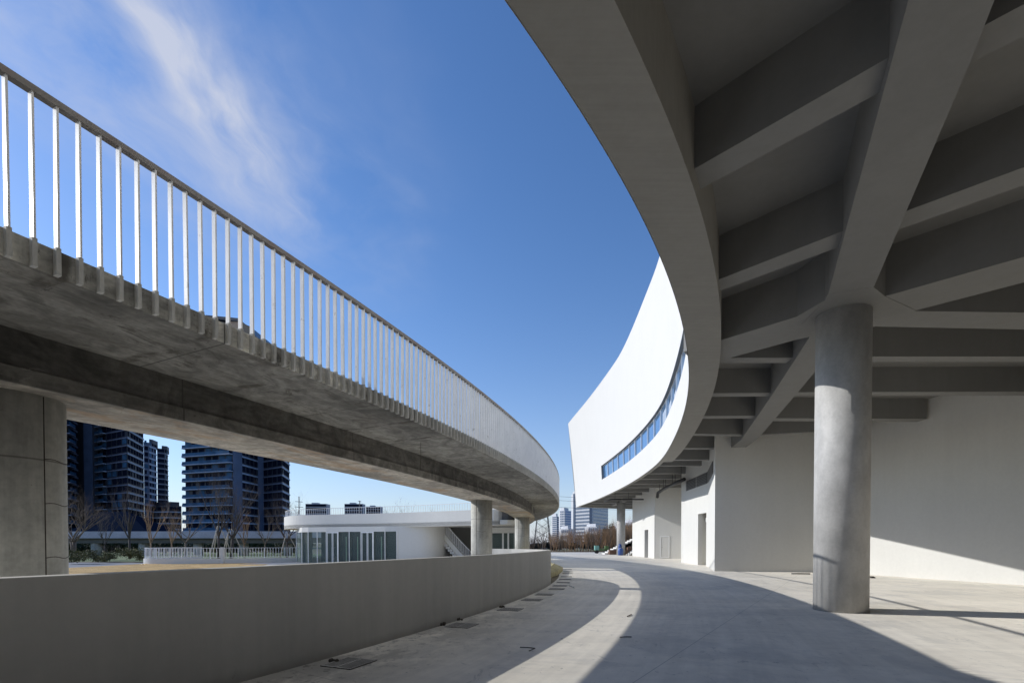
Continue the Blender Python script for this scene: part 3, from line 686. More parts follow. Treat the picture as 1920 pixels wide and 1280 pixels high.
# ------------------------------------------------------------------ drain grates
gspec = [((655, 1243), 0, 'largest drain grate, two rows of slots, nearest the camera'), ((866, 1172), 0, 'second drain grate from the camera, half covered with dirt, by a dark clump'),
         ((957, 1142), 0, 'third drain grate from the camera, beyond the reddish stain'), ((998, 1124), 1, ''), ((1021, 1114), 1, ''), ((1044, 1103.5), 1, ''), ((1050, 1097.5), 1, ''), ((1056, 1091.5), 1, ''),
         ((1059.5, 1085.5), 1, ''), ((1062, 1080.5), 1, ''), ((1064, 1074.5), 2, ''), ((1065, 1071.3), 2, ''), ((1064, 1067), 2, '')]
g0 = thing('drain_grate', gspec[0][2], 'drain grate', (0, 0, 0), 'drain grates along the parapet foot')
GW, GD = .50, .46
MB().box(-GW/2, -GD/2, .002, GW/2, GD/2, .0105).build('pit', m_hole, g0)
fr = MB(); fr.box(-GW/2, -GD/2, 0, -GW/2+.02, GD/2, .012).box(GW/2-.02, -GD/2, 0, GW/2, GD/2, .012).box(-GW/2, -GD/2, 0, GW/2, -GD/2+.02, .013).box(-GW/2, GD/2-.02, 0, GW/2, GD/2, .013).box(-GW/2, -.015, 0, GW/2, .015, .014)
fr.build('frame', m_gbar, g0)
gb = MB()
for k in range(11):
    x_ = -GW/2+.03+k*(GW-.06)/10; gb.box(x_-.011, -GD/2+.02, .006, x_+.011, GD/2-.02, .0128)
gb.build('grate_bars', m_gbar, g0)
for i, ((px, py), far, lab) in enumerate(gspec):
    o = g0 if i == 0 else copy_tree(g0)
    x_, y_ = gz(px, py); o.location = (x_, y_, 0); a = atan2(y_-PY, x_-PX)
    o.rotation_euler = (0, 0, a*.9+(pi/2 if i < 2 else 0))
    lab = lab or ('%s drain grate from the camera along the parapet, %s' % ('first second third fourth fifth sixth seventh eighth ninth tenth eleventh twelfth thirteenth'.split()[i], 'in the parapet shade' if far == 1 else 'out in the sunlit strip'))
    o['label'] = lab

# clumps, sticks, debris
def clump(px, py, r, label):
    x_, y_ = gz(px, py); mb = MB()
    for k in range(6): mb.ball((x_+random.uniform(-1, 1)*r, y_+random.uniform(-1, 1)*r*.7, r*.35), (r*random.uniform(.4, .8), r*random.uniform(.4, .8), r*random.uniform(.35, .7)), 7, 5, .2)
    tag(mb.build('dirt_clump', m_dirt), label, 'dirt clump', 'clumps of dirt at the parapet foot')
clump(626, 1240, .045, 'dark dirt clump on the corner of the nearest drain grate')
clump(830, 1171.5, .06, 'broad dark dirt clump against the parapet foot before the second grate')
clump(862, 1162, .045, 'small dark dirt clump behind the second drain grate')
clump(942, 1138.5, .05, 'dark dirt clump on the third drain grate')
def stick(name, a, b, r, mat, label, cat, z=.012):
    (x0, y0), (x1, y1) = gz(*a), gz(*b); o = MB().tube([(x0, y0, z), ((x0+x1)/2+.01, (y0+y1)/2, z+.004), (x1, y1, z)], r, 6).build(name, mat); return tag(o, label, cat)
stick('steel_rod', (1484, 1076), (1519, 1076.4), .03, m_black, 'thin dark rod lying on the sunlit floor left of the column', 'rod', .035)
stick('stick', (975, 1214), (1003, 1216), .007, m_dirt, 'thin dark twig lying in the parapet shade', 'twig')
stick('stick', (1003, 1216), (992, 1221), .006, m_dirt, 'shorter twig branching back beside the thin twig', 'twig')
stick('stick', (1066, 1096.5), (1077, 1102), .016, m_frame, 'pale stick lying on the shaded floor beyond the grates', 'stick')
stick('stick', (1162, 1195), (1184, 1194.5), .008, m_dirt, 'dark straw across the edge of the sunlit strip', 'twig')
stick('stick', (1176, 1156), (1184, 1152), .010, m_dirt, 'tiny dark twig in the middle of the sunlit strip', 'twig')
mb = MB(); x_, y_ = gz(1633, 1083)
mb.box(x_-.05, y_-.1, 0, x_+.12, y_+.2, .05).box(x_+.0, y_-.05, .05, x_+.10, y_+.1, .075).box(x_-.02, y_+.4, .1, x_+.03, y_+.45, .2)
tag(mb.build('debris', m_dirt), 'small pile of debris at the wall foot behind the column', 'debris')
# earth mound past the parapet end
base_ = [(-1.0, 23.9), (.6, 22.6), (1.60, 21.2), (2.10, 23.0), (2.72, 26.6), (2.35, 28.6), (1.2, 31), (-1, 31)]
top_ = [(-.8, 24.1), (.7, 23.0), (1.55, 21.9), (1.85, 23.4), (2.25, 26.4), (2.0, 28.2), (1.0, 30.2), (-.8, 30.5)]
mb = MB().loft([[(x, y, 0) for x, y in base_], [(x, y, .22) for x, y in base_], [(x, y, .42) for x, y in top_]])
tag(mb.build('planter_edge', m_yel), 'yellowish earth-filled planter edge just past the parapet end', 'planter')

# ------------------------------------------------------------------ glass pavilion
pv_ = thing('glass_pavilion', 'low white pavilion with full height glazing and a railed flat roof', 'pavilion', (-12, 36, 0))
def G(px, Y): return ((px-960)/F*Y, Y)
FA = [G(650, 46), G(560, 45.5), (-18.9, 44.0), G(533.5, 42.0), (-17.2, 38.6), (-15.0, 37.4), (-12.2, 36.4), G(757, 34.6), G(877, 32.0), G(935, 31.0), (-.4, 31.9), (.6, 34), (1.2, 38), (-2, 46)]
FAs = resample(FA, .35)
for _ in range(6): FAs = [FAs[0]]+[((FAs[i-1][0]+2*FAs[i][0]+FAs[i+1][0])/4, (FAs[i-1][1]+2*FAs[i][1]+FAs[i+1][1])/4) for i in range(1, len(FAs)-1)]+[FAs[-1]]
FN = normals(FAs)
RZ0, RZ1 = 2.66, 3.62
MB().prism(FAs, RZ0, RZ0+.25).build('roof_slab', m_wall, pv_)
mb = MB().loft([[(x, y, RZ0-.02), (x-nx*.2, y-ny*.2, RZ0-.02), (x-nx*.2, y-ny*.2, RZ1), (x, y, RZ1)] for (x, y), (nx, ny) in zip(FAs, FN)]); mb.build('roof_fascia', m_wall, pv_)
mb = MB(); acc = 0
for (a, b), (nx, ny) in zip(zip(FAs[:-1], FAs[1:]), FN):
    dn = hypot(b[0]-a[0], b[1]-a[1])
    for q in (0, .5):
        x_ = a[0]+(b[0]-a[0])*q-nx*.1; y_ = a[1]+(b[1]-a[1])*q-ny*.1
        mb.box(x_-.009, y_-.009, RZ1, x_+.009, y_+.009, RZ1+.46)
mb.loft([[(x-nx*.12, y-ny*.12, RZ1+.45), (x-nx*.08, y-ny*.08, RZ1+.45), (x-nx*.08, y-ny*.08, RZ1+.48), (x-nx*.12, y-ny*.12, RZ1+.48)] for (x, y), (nx, ny) in zip(FAs, FN)])
mb.build('roof_railing', m_railw, pv_)
mb = MB().box(-18.27, 42.3, 3.2, -18.1, 42.45, 3.34); mb.build('camera_housing', m_black, pv_)
# glazing line
GLp = [G(559, 43.0), G(556, 39.0), G(566, 37.3), G(578, 36.9), G(595, 36.6), G(612, 36.3), G(634, 36.0), G(655, 35.7), G(677, 35.4), G(700, 35.1), G(722, 34.8), G(744, 34.6)]
GZ = 2.32
hd_ = MB().loft([[(p[0], p[1]+.02, GZ), (p[0], p[1]+.26, GZ), (p[0], p[1]+.26, RZ0+.02), (p[0], p[1]+.02, RZ0+.02)] for p in GLp]); hd_.build('header', m_wall, pv_)
dark_i = 0
for i in range(len(GLp)-1):
    a, b = GLp[i], GLp[i+1]
    door = i in (5, 8)
    w = MB().add([(a[0], a[1]+.08, .04), (b[0], b[1]+.08, .04), (b[0], b[1]+.08, GZ), (a[0], a[1]+.08, GZ)], [(0, 1, 2, 3)]).build('door' if door else 'window', m_pglass, pv_, norm=False)
    MB().bar((b[0], b[1], 0), (b[0], b[1], GZ+.01), .045 if not door else .06, .08).build('mullion', m_frame, w)
    if door:
        for q in (.08, .48, .56, .94):
            x_ = a[0]+(b[0]-a[0])*q; y_ = a[1]+(b[1]-a[1])*q+.03
            MB().bar((x_, y_, 0), (x_, y_, GZ-.06), .04, .05).build('door_stile', m_frame, w)
        MB().bar((a[0], a[1]+.02, GZ-.05), (b[0], b[1]+.02, GZ-.05), .05, .08).bar((a[0], a[1]+.025, .06), (b[0], b[1]+.025, .06), .05, .1).build('door_rail', m_frame, w)
        x_ = a[0]+(b[0]-a[0])*.5; MB().bar((x_, a[1]-.06, .9), (x_, a[1]-.06, 1.3), .04).build('handle', m_black, w)
    elif i in (6, 7, 9):
        x_ = (a[0]*.4+b[0]*.6); MB().bar((x_, a[1]+.30, .1), (x_, a[1]+.30, GZ-.35), .07, .02).build('glass_fin', m_edge, w)
MB().bar((GLp[0][0], GLp[0][1], 0), (GLp[0][0], GLp[0][1], GZ), .07, .1).build('mullion', m_frame, pv_)
MB().prism([(-19.5, 35.5), (-3, 33), (-1, 44), (-17, 46)], .0, .015).build('pavilion_floor', m_road, pv_)
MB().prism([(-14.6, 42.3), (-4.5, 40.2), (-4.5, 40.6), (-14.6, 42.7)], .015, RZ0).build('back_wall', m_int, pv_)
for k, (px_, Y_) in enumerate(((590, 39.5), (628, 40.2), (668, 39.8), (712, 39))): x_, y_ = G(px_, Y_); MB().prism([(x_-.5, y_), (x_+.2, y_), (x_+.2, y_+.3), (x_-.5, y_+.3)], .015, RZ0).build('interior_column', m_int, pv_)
# rounded white wall right of the glazing, curving back under the stair
WL = resample([G(744, 34.62), (-6.9, 34.5), (-5.9, 34.5), (-5.2, 34.95), (-4.8, 35.8), (-4.6, 37.4)], .15)
for _ in range(4): WL = [WL[0]]+[((WL[i-1][0]+2*WL[i][0]+WL[i+1][0])/4, (WL[i-1][1]+2*WL[i][1]+WL[i+1][1])/4) for i in range(1, len(WL)-1)]+[WL[-1]]
WN = normals(WL)
MB().loft([[(x, y, 0), (x-nx*.25, y-ny*.25, 0), (x-nx*.25, y-ny*.25, RZ0+.01), (x, y, RZ0+.01)] for (x, y), (nx, ny) in zip(WL, WN)]).build('curved_wall', m_wall, pv_)
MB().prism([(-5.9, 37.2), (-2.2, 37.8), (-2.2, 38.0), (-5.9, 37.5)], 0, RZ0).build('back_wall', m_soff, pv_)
# right part: glazing behind the piers
GR_ = [G(912, 35.0), G(943, 34.6), G(953, 34.5), G(968, 34.3)]
for i in range(3):
    a, b = GR_[i], GR_[i+1]
    w = MB().add([(a[0], a[1]+.06, .04), (b[0], b[1]+.06, .04), (b[0], b[1]+.06, 2.2), (a[0], a[1]+.06, 2.2)], [(0, 1, 2, 3)]).build('window', m_pglass, pv_, norm=False)
    MB().bar((b[0], b[1], 0), (b[0], b[1], 2.21), .12, .1).build('mullion', m_frame, w)
MB().prism([(-2.3, 34.7), (.45, 34.1), (.45, 34.35), (-2.3, 34.95)], 2.2, 2.6).build('header', m_wall, pv_)
MB().prism([(.28, 34.0), (.62, 34.0), (.62, 38), (.28, 38)], .0, 2.6).build('end_wall', m_wall, pv_)
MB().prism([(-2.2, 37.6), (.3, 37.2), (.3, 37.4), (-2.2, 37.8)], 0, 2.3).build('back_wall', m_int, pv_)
# stair
st = MB(); stp = []
for k in range(15):
    t = k/14; x_ = -5.15+2.25*t**1.15; y_ = 36.5-1.2*t; z_ = 2.5*(1-t)
    st.prism([(x_-.1, y_+.5), (x_+.25, y_+.3), (x_-.3, y_-.55), (x_-.62, y_-.35)], max(z_-.16, .0), z_); stp.append((x_, y_-.5, z_))
sto = st.build('stair', m_wall, pv_)
sr = MB()
for (x_, y_, z_) in stp: sr.bar((x_+.05, y_, z_), (x_+.05, y_, z_+.85), .03); sr.bar((x_+.15, y_, z_), (x_+.15, y_, z_+.8), .03)
sr.tube([(x_+.05, y_, z_+.87) for x_, y_, z_ in stp], .03, 6).build('stair_railing', m_railw, sto)
ss_ = MB().loft([[(x_-.05, y_-.06, z_-.3), (x_+.0, y_-.06, z_+.12), (x_+.0, y_-.0, z_+.12), (x_-.05, y_, z_-.3)] for x_, y_, z_ in stp]); ss_.build('stringer', m_wall, sto)
# curved landing slab linking the roof to the ramp
lk_ = resample([G(938, 31.2), (-.2, 31.1), (.45, 31.6), (.75, 32.6), (.35, 33.4), (-.5, 33.6), (-.9, 32.6)], .15)
MB().prism(lk_, RZ0+.02, RZ0+.30).build('landing_slab', m_wall, pv_)
MB().prism([(x*1.0+.05, y+.35) for x, y in lk_], RZ0+.30, RZ0+.75).build('landing_kerb', m_vund, pv_)

# roof boxes and far masts seen over the pavilion
def roofbox(px0, px1, y0, y1, Y, label, st_=None):
    a = at(px0, y1, Y); b = at(px1, y0, Y); d = (b.x-a.x)*.5
    t = thing('distant_block', label, 'building', (a.x, Y, 0), 'far blocks seen over the pavilion roof')
    MB().box(a.x, Y, 0, b.x, Y+d, b.z).build('walls', m_far, t)
    MB().box(a.x+d*.5, Y+d*.2, b.z, b.x-d*.9, Y+d*.8, b.z*1.03).build('roof_house', m_far, t)
    n = 5
    for k in range(n): z_ = a.z+(b.z-a.z)*(k+.5)/n; MB().box(a.x+.3, Y-.15, z_-.9, b.x-.3, Y-.01, z_+.9).build('window', m_tglass, t)
roofbox(573, 612, 944, 975, 420, 'grey far block with a stepped roof, leftmost above the pavilion roof')
roofbox(646, 680, 944, 975, 430, 'grey far block with a mast beside it, middle one above the pavilion roof')
roofbox(686, 714, 949, 975, 440, 'low grey far block right of the other two above the pavilion roof')
def mast(px, ytop, Y, label, arms):
    b = at(px, ytop, Y); h = b.z; t = thing('power_pole', label, 'pole', (b.x, Y, 0)); k = Y/931
    MB().tube([(b.x, Y, 0), (b.x, Y, h)], [k*1.1, k*.8], 8).build('pole', m_tdark, t)
    for dz, w in arms: MB().bar((b.x-w*k, Y, h-dz*k), (b.x+w*k, Y, h-dz*k-1*k), .8*k).build('cross_arm', m_tdark, t)
mast(560.5, 930, 240, 'tall dark power pole with two crossarms left above the pavilion', ((9.5, 7), (19.5, 8)))
mast(674.5, 938, 240, 'short dark pole rising beside a far roof block', ((1, 3),))

# ------------------------------------------------------------------ curved low wall with white railing
rw = thing('ramp_wall', 'low curved white wall topped by a white railing at the lawn edge', 'wall', (-24, 36, 0))
RWp = resample([(-27.6, 44), (-27.9, 40), (-27.6, 37.3), (-26.9, 36.3), (-25.6, 35.9), (-23.8, 36.0), (-21.3, 37.0), (-19.0, 38.6), (-16.4, 40.4), (-13, 43)], .12)
for _ in range(8): RWp = [RWp[0]]+[((RWp[i-1][0]+2*RWp[i][0]+RWp[i+1][0])/4, (RWp[i-1][1]+2*RWp[i][1]+RWp[i+1][1])/4) for i in range(1, len(RWp)-1)]+[RWp[-1]]
RWn = normals(RWp)
MB().loft([[(x, y, -.02), (x-nx*.2, y-ny*.2, -.02), (x-nx*.2, y-ny*.2, .36), (x, y, .36)] for (x, y), (nx, ny) in zip(RWp, RWn)]).build('wall_body', m_white, rw)
mb = MB()
for (x, y), (nx, ny) in zip(RWp, RWn): mb.box(x-nx*.1-.014, y-ny*.1-.014, .44, x-nx*.1+.014, y-ny*.1+.014, 1.14)
for z0_ in (.42, 1.13): mb.loft([[(x-nx*.12, y-ny*.12, z0_), (x-nx*.08, y-ny*.08, z0_), (x-nx*.08, y-ny*.08, z0_+.03), (x-nx*.12, y-ny*.12, z0_+.03)] for (x, y), (nx, ny) in zip(RWp, RWn)])
for k in range(0, len(RWp), 9): x, y = RWp[k]; nx, ny = RWn[k]; mb.box(x-nx*.1-.025, y-ny*.1-.025, .36, x-nx*.1+.025, y-ny*.1+.025, 1.14)
mb.build('railing', m_railw, rw)
kk = min(range(len(RWp)), key=lambda i: abs(RWp[i][0]/RWp[i][1]*F+960-417)); x, y = RWp[kk]
MB().box(x-.1, y-.16, -.02, x+.1, y+.1, 1.2).build('post', m_white, rw)

# ------------------------------------------------------------------ elevated walkway
ew = thing('elevated_walkway', 'long straight elevated walkway on round piers behind the bare trees', 'walkway', (-38, 60, 0))
MB().prism([(-75, 61), (-10, 59.5), (-10, 62.5), (-75, 64)], 2.12, 2.35).build('deck', m_vund, ew)
MB().prism([(-75, 60.8), (-10, 59.3), (-10, 59.5), (-75, 61)], 2.10, 2.93).build('fascia', m_vfas, ew)
MB().prism([(-75, 61.4), (-10, 59.9), (-10, 62.0), (-75, 63.5)], 1.5, 2.12).build('beam', m_vund, ew)
for px in (60, 181, 270, 372, 457, 540, 640): x = (px-960)/F*61.5; MB().tube([(x, 61.5, -.03), (x, 61.5, 1.55)], .55, 20).build('pier', m_pier, ew)

# ------------------------------------------------------------------ towers
def poly_panel(a, b, z0, z1): return ([(a[0], a[1], z0), (b[0], b[1], z0), (b[0], b[1], z1), (a[0], a[1], z1)], [(0, 1, 2, 3)])
def tower(label, pts, z1, styles, depth=14, name='apartment_tower', cat='apartment tower', floor=3.05, group='dark apartment towers'):
    P = [G(px, Y) for px, Y in pts]; cxx = sum(p[0] for p in P)/len(P); cyy = sum(p[1] for p in P)/len(P)
    t = thing(name, label, cat, (cxx, cyy, 0), group)
    kx = lambda q: q[0]*(q[1]+depth)/q[1]
    body = P+[(kx(P[-1]), P[-1][1]+depth), (kx(P[0]), P[0][1]+depth)]
    MB().prism(body, -.03, z1).build('walls', m_tdark, t)
    MB().prism([((x-cxx)*.7+cxx, (y-cyy-depth/2)*.7+cyy+depth/2) for x, y in body], z1, z1+2.2).build('roof', m_tdark, t)
    wins = []; nb = 0
    for (a, b), stl in zip(zip(P[:-1], P[1:]), styles):
        d = Vector((b[0]-a[0], b[1]-a[1], 0)); ln = d.length; d.normalize(); n = Vector((d.y, -d.x, 0))
        def q(s, o_, z): v_ = Vector((a[0], a[1], 0))+d*s+n*o_; return (v_.x, v_.y, z)
        if stl['k'] == 'solid':
            MB().prism([q(0, .02, 0)[:2], q(ln, .02, 0)[:2], q(ln, .35, 0)[:2], q(0, .35, 0)[:2]], 0, z1+.5).build('pilaster', stl['m'], t); continue
        fl = int(z1/floor)
        if stl.get('m'): MB().add(*poly_panel(q(0, .04, 0), q(ln, .04, 0), 0, z1)).build('facade_panel', stl['m'], t, norm=False)
        for f in range(1, fl+1):
            z = f*floor
            if z > z1-.2: break
            o_ = stl.get('out', .25); th_ = stl.get('bt', .45)
            MB().prism([q(0, .05, 0)[:2], q(ln, .05, 0)[:2], q(ln, o_, 0)[:2], q(0, o_, 0)[:2]], z-th_, z).build('balcony' if stl['k'] == 'balcony' else 'floor_band', stl['b'], t)
            if stl['k'] == 'balcony':
                MB().prism([q(.2, o_-.08, 0)[:2], q(ln-.2, o_-.08, 0)[:2], q(ln-.2, o_-.02, 0)[:2], q(.2, o_-.02, 0)[:2]], z, z+1.05).build('balustrade', m_tglassb, t)
            nbay = max(1, round(ln/stl.get('bay', 3.2))); gap = stl.get('gap', .35)
            for k in range(nbay):
                s0 = ln*k/nbay+gap; s1 = ln*(k+1)/nbay-gap
                if random.random() < .12: s1 = s0+(s1-s0)*.6
                wins.append(poly_panel(q(s0, .12, 0), q(s1, .12, 0), z+.55 if stl['k'] != 'balcony' else z+.1, z+floor-th_-.12))
    for w_ in wins[:100]: MB().add(*w_).build('window', m_tglassb if random.random() < .3 else m_tglass, t, norm=False)
    if wins[100:]:
        mb = MB()
        for w_ in wins[100:]: mb.add(*w_)
        tag(mb.build('window', m_tglass, t, norm=False), None, kind='stuff')
    return t
dk = dict(k='bands', b=m_tband, out=.35, bt=.40, bay=3.4); lt = dict(k='bands', b=m_tbandl, out=.3, bt=.8, bay=2.6, m=m_tmid)
mdl = dict(k='bands', b=m_tbandl, out=.3, bt=.55, bay=3.0, m=m_tdark); bc = dict(k='balcony', b=m_tbandl, out=1.5, bt=.3, bay=3.4)
sol = dict(k='solid', m=m_tmid); sod = dict(k='solid', m=m_tdark)
tower('dark tower with serrated balconies just right of the nearest pier', [(60, 185), (124, 186), (136, 192), (147, 198)], 66, [dk, dict(bc, b=m_tband), dk])
tower('broad dark tower with pale floor lines and a blue vertical strip', [(147.5, 205), (161, 203), (176, 203), (186, 205), (203, 201), (241, 194), (271, 212)], 67, [sod, sol, sod, bc, dk, mdl])
tower('slim pale-windowed tower right of the broad dark one', [(271.5, 256), (281, 258), (295, 266)], 53.5, [dict(dk, m=m_tmid), dict(lt, b=m_tbandl, bt=.6)], 18)
tower('narrow dark tower with a bright blue edge, farthest right of the left cluster', [(296.5, 294), (311, 297), (316.5, 304)], 57.5, [dk, dk], 16)
tower('wide balconied tower with blue glass balustrades left of the gap to the sky', [(349, 186), (438, 179), (454, 183), (484, 194), (495, 196), (530, 189), (543.5, 203)], 62, [bc, sol, mdl, sol, dk, mdl], 16)
t = tower('low dark housing block between the two tower clusters', [(273, 262), (318, 258), (341, 262)], 21, [dict(mdl, bay=4), dict(mdl, bay=4)], 14, 'housing_block', 'housing block', 3.0, None)
for k in range(9):                                    # side balconies on the wide tower
    z_ = 9+k*3.05; a = G(343, 186.5); MB().box(a[0], 186.2, z_, a[0]+1.5, 188, z_+.9).build('side_balcony', m_tdark, bpy.data.objects['apartment_tower.004'])
hr_ = thing('hip_roof_house', 'low house with a dark blue hipped roof below the towers', 'house', (G(210, 118)[0], 118, 0))
a = G(146, 118); b = G(275, 118); c = G(188, 123); d_ = G(240, 123)
MB().prism([a, b, (b[0], 128), (a[0], 128)], -.02, 4.4).build('walls', m_tdark, hr_)
m_hip = simple('dark_roof_tiles', (.010, .016, .032), 1.0, 0, .1); m_hip.b.inputs['Specular IOR Level'].default_value = 0
MB().add([(a[0]-.8, 117, 4.3), (b[0]+.8, 117, 4.3), (b[0]+.8, 129, 4.3), (a[0]-.8, 129, 4.3), (c[0], 123, 9.3), (d_[0], 123, 9.3)], [(0, 1, 5, 4), (1, 2, 5), (2, 3, 4, 5), (3, 0, 4), (3, 2, 1, 0)]).build('roof', m_hip, hr_)

# far buildings on the right
def office(name, label, pxs, Y, ytop, mats, floors, bays, depth=20, split=None):
    P = [G(px, Y+dy) for px, dy in pxs]; z1 = at(pxs[0][0], ytop, Y).z
    t = thing(name, label, 'office block', (P[0][0], Y, 0))
    body = P+[(P[-1][0], P[-1][1]+depth), (P[0][0], P[0][1]+depth)]
    MB().prism(body, -.03, z1).build('walls', m_office, t)
    MB().prism([((x-P[0][0])*.6+P[0][0]+2, y+3) for x, y in body], z1, z1+Y*.006).build('roof_house', m_office, t)
    nwin = 0; extra = MB()
    for i, (m, fl, nb) in enumerate(zip(mats, floors, bays)):
        a = Vector((*P[i], 0)); b = Vector((*P[i+1], 0)); d = b-a; ln = d.length; d.normalize(); n = Vector((d.y, -d.x, 0))
        for f in range(fl):
            for k in range(nb):
                s0 = ln*(k+.14)/nb; s1 = ln*(k+.86)/nb; z0 = z1*(f+.22)/fl; zz = z1*(f+.78)/fl
                if nb == 1: s0, s1 = ln*.04, ln*.96
                qd = poly_panel(a+d*s0+n*.2, a+d*s1+n*.2, z0, zz)
                if nwin < 100: MB().add(*qd).build('window', m, t, norm=False)
                else: extra.add(*qd)
                nwin += 1
    if extra.v: tag(extra.build('window', m_ofglass, t, norm=False), None, kind='stuff')
    return t
office('office_block', 'white office block with a window grid and a blue glass side, under the canopy end', [(1074.6, 0), (1078.3, 0), (1105, -20), (1110, -20), (1140, 30)], 600, 925, [m_office, m_ofglass, m_office, m_ofblue], [1, 15, 1, 15], [1, 14, 1, 1])
office('office_block', 'pale tower with white floor lines and a blue glass side left of the curved building', [(1050, 0), (1059, -8), (1074, 10)], 800, 957, [m_ofglass, m_ofblue], [14, 14], [3, 1])
office('office_block', 'grey tower with striped front and dark side, farthest left of the far buildings', [(1035.5, 0), (1044, -8), (1049.5, 6)], 900, 968, [m_ofglass, m_tglassb], [14, 12], [1, 1])
office('low_office', 'small white flat-roofed block below the pale tower', [(1052, 0), (1066, -6), (1075, 6)], 420, 991, [m_ofglass, m_office], [3, 1], [4, 1])
office('low_office', 'small white block with dark window band in front of the office grid', [(1103, 0), (1119, -6), (1123, 6)], 420, 987, [m_ofglass, m_office], [3, 1], [4, 1])
office('low_office', 'white low building far right behind the far column', [(1172, 0), (1190, -3), (1200, 6)], 200, 979, [m_ofglass, m_office], [2, 1], [5, 1])

# pylon and wires
py_ = thing('power_pylon', 'steel lattice power pylon rising behind the end of the ramp', 'pylon', (*G(1017, 200), 0))
cxp, cyp = G(1017, 200); H_ = 26; mb = MB()
def pc(k, z): w = 3.4*(1-z/H_*.82); return (cxp+w*(1 if k in (1, 2) else -1), cyp+w*(1 if k > 1 else -1), z)
for k in range(4): MB().bar(pc(k, 0), pc(k, H_), .2).build('leg', m_tdark, py_)
for j in range(8):
    za = H_*j/8; zb = H_*(j+1)/8
    for k in range(4): mb.bar(pc(k, za), pc((k+1) % 4, zb), .1); mb.bar(pc((k+1) % 4, za), pc(k, zb), .1)
mb.build('lattice', m_tdark, py_)
for z_ in (17, 21, 25): MB().bar((cxp-6, cyp, z_), (cxp+6, cyp, z_), .35).build('cross_arm', m_tdark, py_)
for i, (z_, l_) in enumerate(((20.6, 'upper'), (19.0, 'middle'), (16.3, 'lower'))):
    pts = [(cxp+(300)*t_, 200+t_*60, z_+(-2.2*4*t_*(1-t_)) if 0 else z_-1.2*sin(pi*min(t_*3, 1))) for t_ in [k/16 for k in range(17)]]
    tag(MB().tube(pts, .05, 5).build('power_line', m_tdark), l_+' thin power line crossing the sky gap right of the pylon', 'power line')

# ------------------------------------------------------------------ bare trees
def bare(mb, p, d, ln, r, depth, rng, spread=.55, up=.12, kids=(2, 3)):
    pts = [Vector(p)]; R = [r]; q = Vector(p); dd = Vector(d)
    ns = 3 if depth > 1 else 2
    for i in range(ns):
        dd = (dd+Vector((rng.uniform(-.14, .14), rng.uniform(-.14, .14), rng.uniform(-.04, .1)))).normalized(); q = q+dd*ln/ns; pts.append(q.copy()); R.append(r*(1-.38*(i+1)/ns))
    mb.tube(pts, R, 6 if r > .03 else 3, cap=False)
    if depth == 0: return
    for k in range(rng.randint(*kids)):
        j = rng.randint(1, ns); az = rng.uniform(0, 2*pi); sp_ = rng.uniform(.4, 1)*spread
        side = Vector((cos(az), sin(az), 0)); nd_ = (dd*(1-sp_*.6)+side*sp_+Vector((0, 0, up))).normalized()
        bare(mb, pts[j], nd_, ln*rng.uniform(.62, .85), R[j]*.68, depth-1, rng, spread, up, kids)
def tree(name, label, x, y, h, seed, mat, depth=6, spread=.6, stakes=False, group=None, trunk=.25, multi=1, kids=(2, 3), r0=None):
    rng = random.Random(seed); t = thing(name, label, 'tree', (x, y, 0), group)
    mb = MB(); r0 = r0 or h*.014; tk = MB(); ends = []
    for m_ in range(multi):
        a = rng.uniform(0, 6.28); dx = .12*(multi > 1)
        q = Vector((x+cos(a)*dx*.5, y+sin(a)*dx*.5, -.03)); top = Vector((x+cos(a)*dx*h*.25, y+sin(a)*dx*h*.25, h*trunk))
        tk.tube([q, (q+top)/2+Vector((.02, 0, 0)), top], [r0*1.25, r0, r0*.85], 8); ends.append(top)
    tk.build('trunk', mat, t)
    for e in ends:
        for k in range(4 if multi == 1 else 3):
            az = 6.28*k/4+rng.uniform(-.5, .5); dv = Vector((cos(az)*spread, sin(az)*spread, 1)).normalized()
            bare(mb, e, dv, h*.30, r0*.62, depth-1, rng, spread, .15, kids)
    mb.build('crown', mat, t, norm=False)
    if stakes:
        for k in range(3): a = 2.1*k+.4; MB().tube([(x+cos(a)*1.3, y+sin(a)*1.3, 0), (x+cos(a)*.1, y+sin(a)*.1, h*.38)], .045, 6).build('stake', m_stake, t)
    return t
def tpos(px, Y): return G(px, Y)
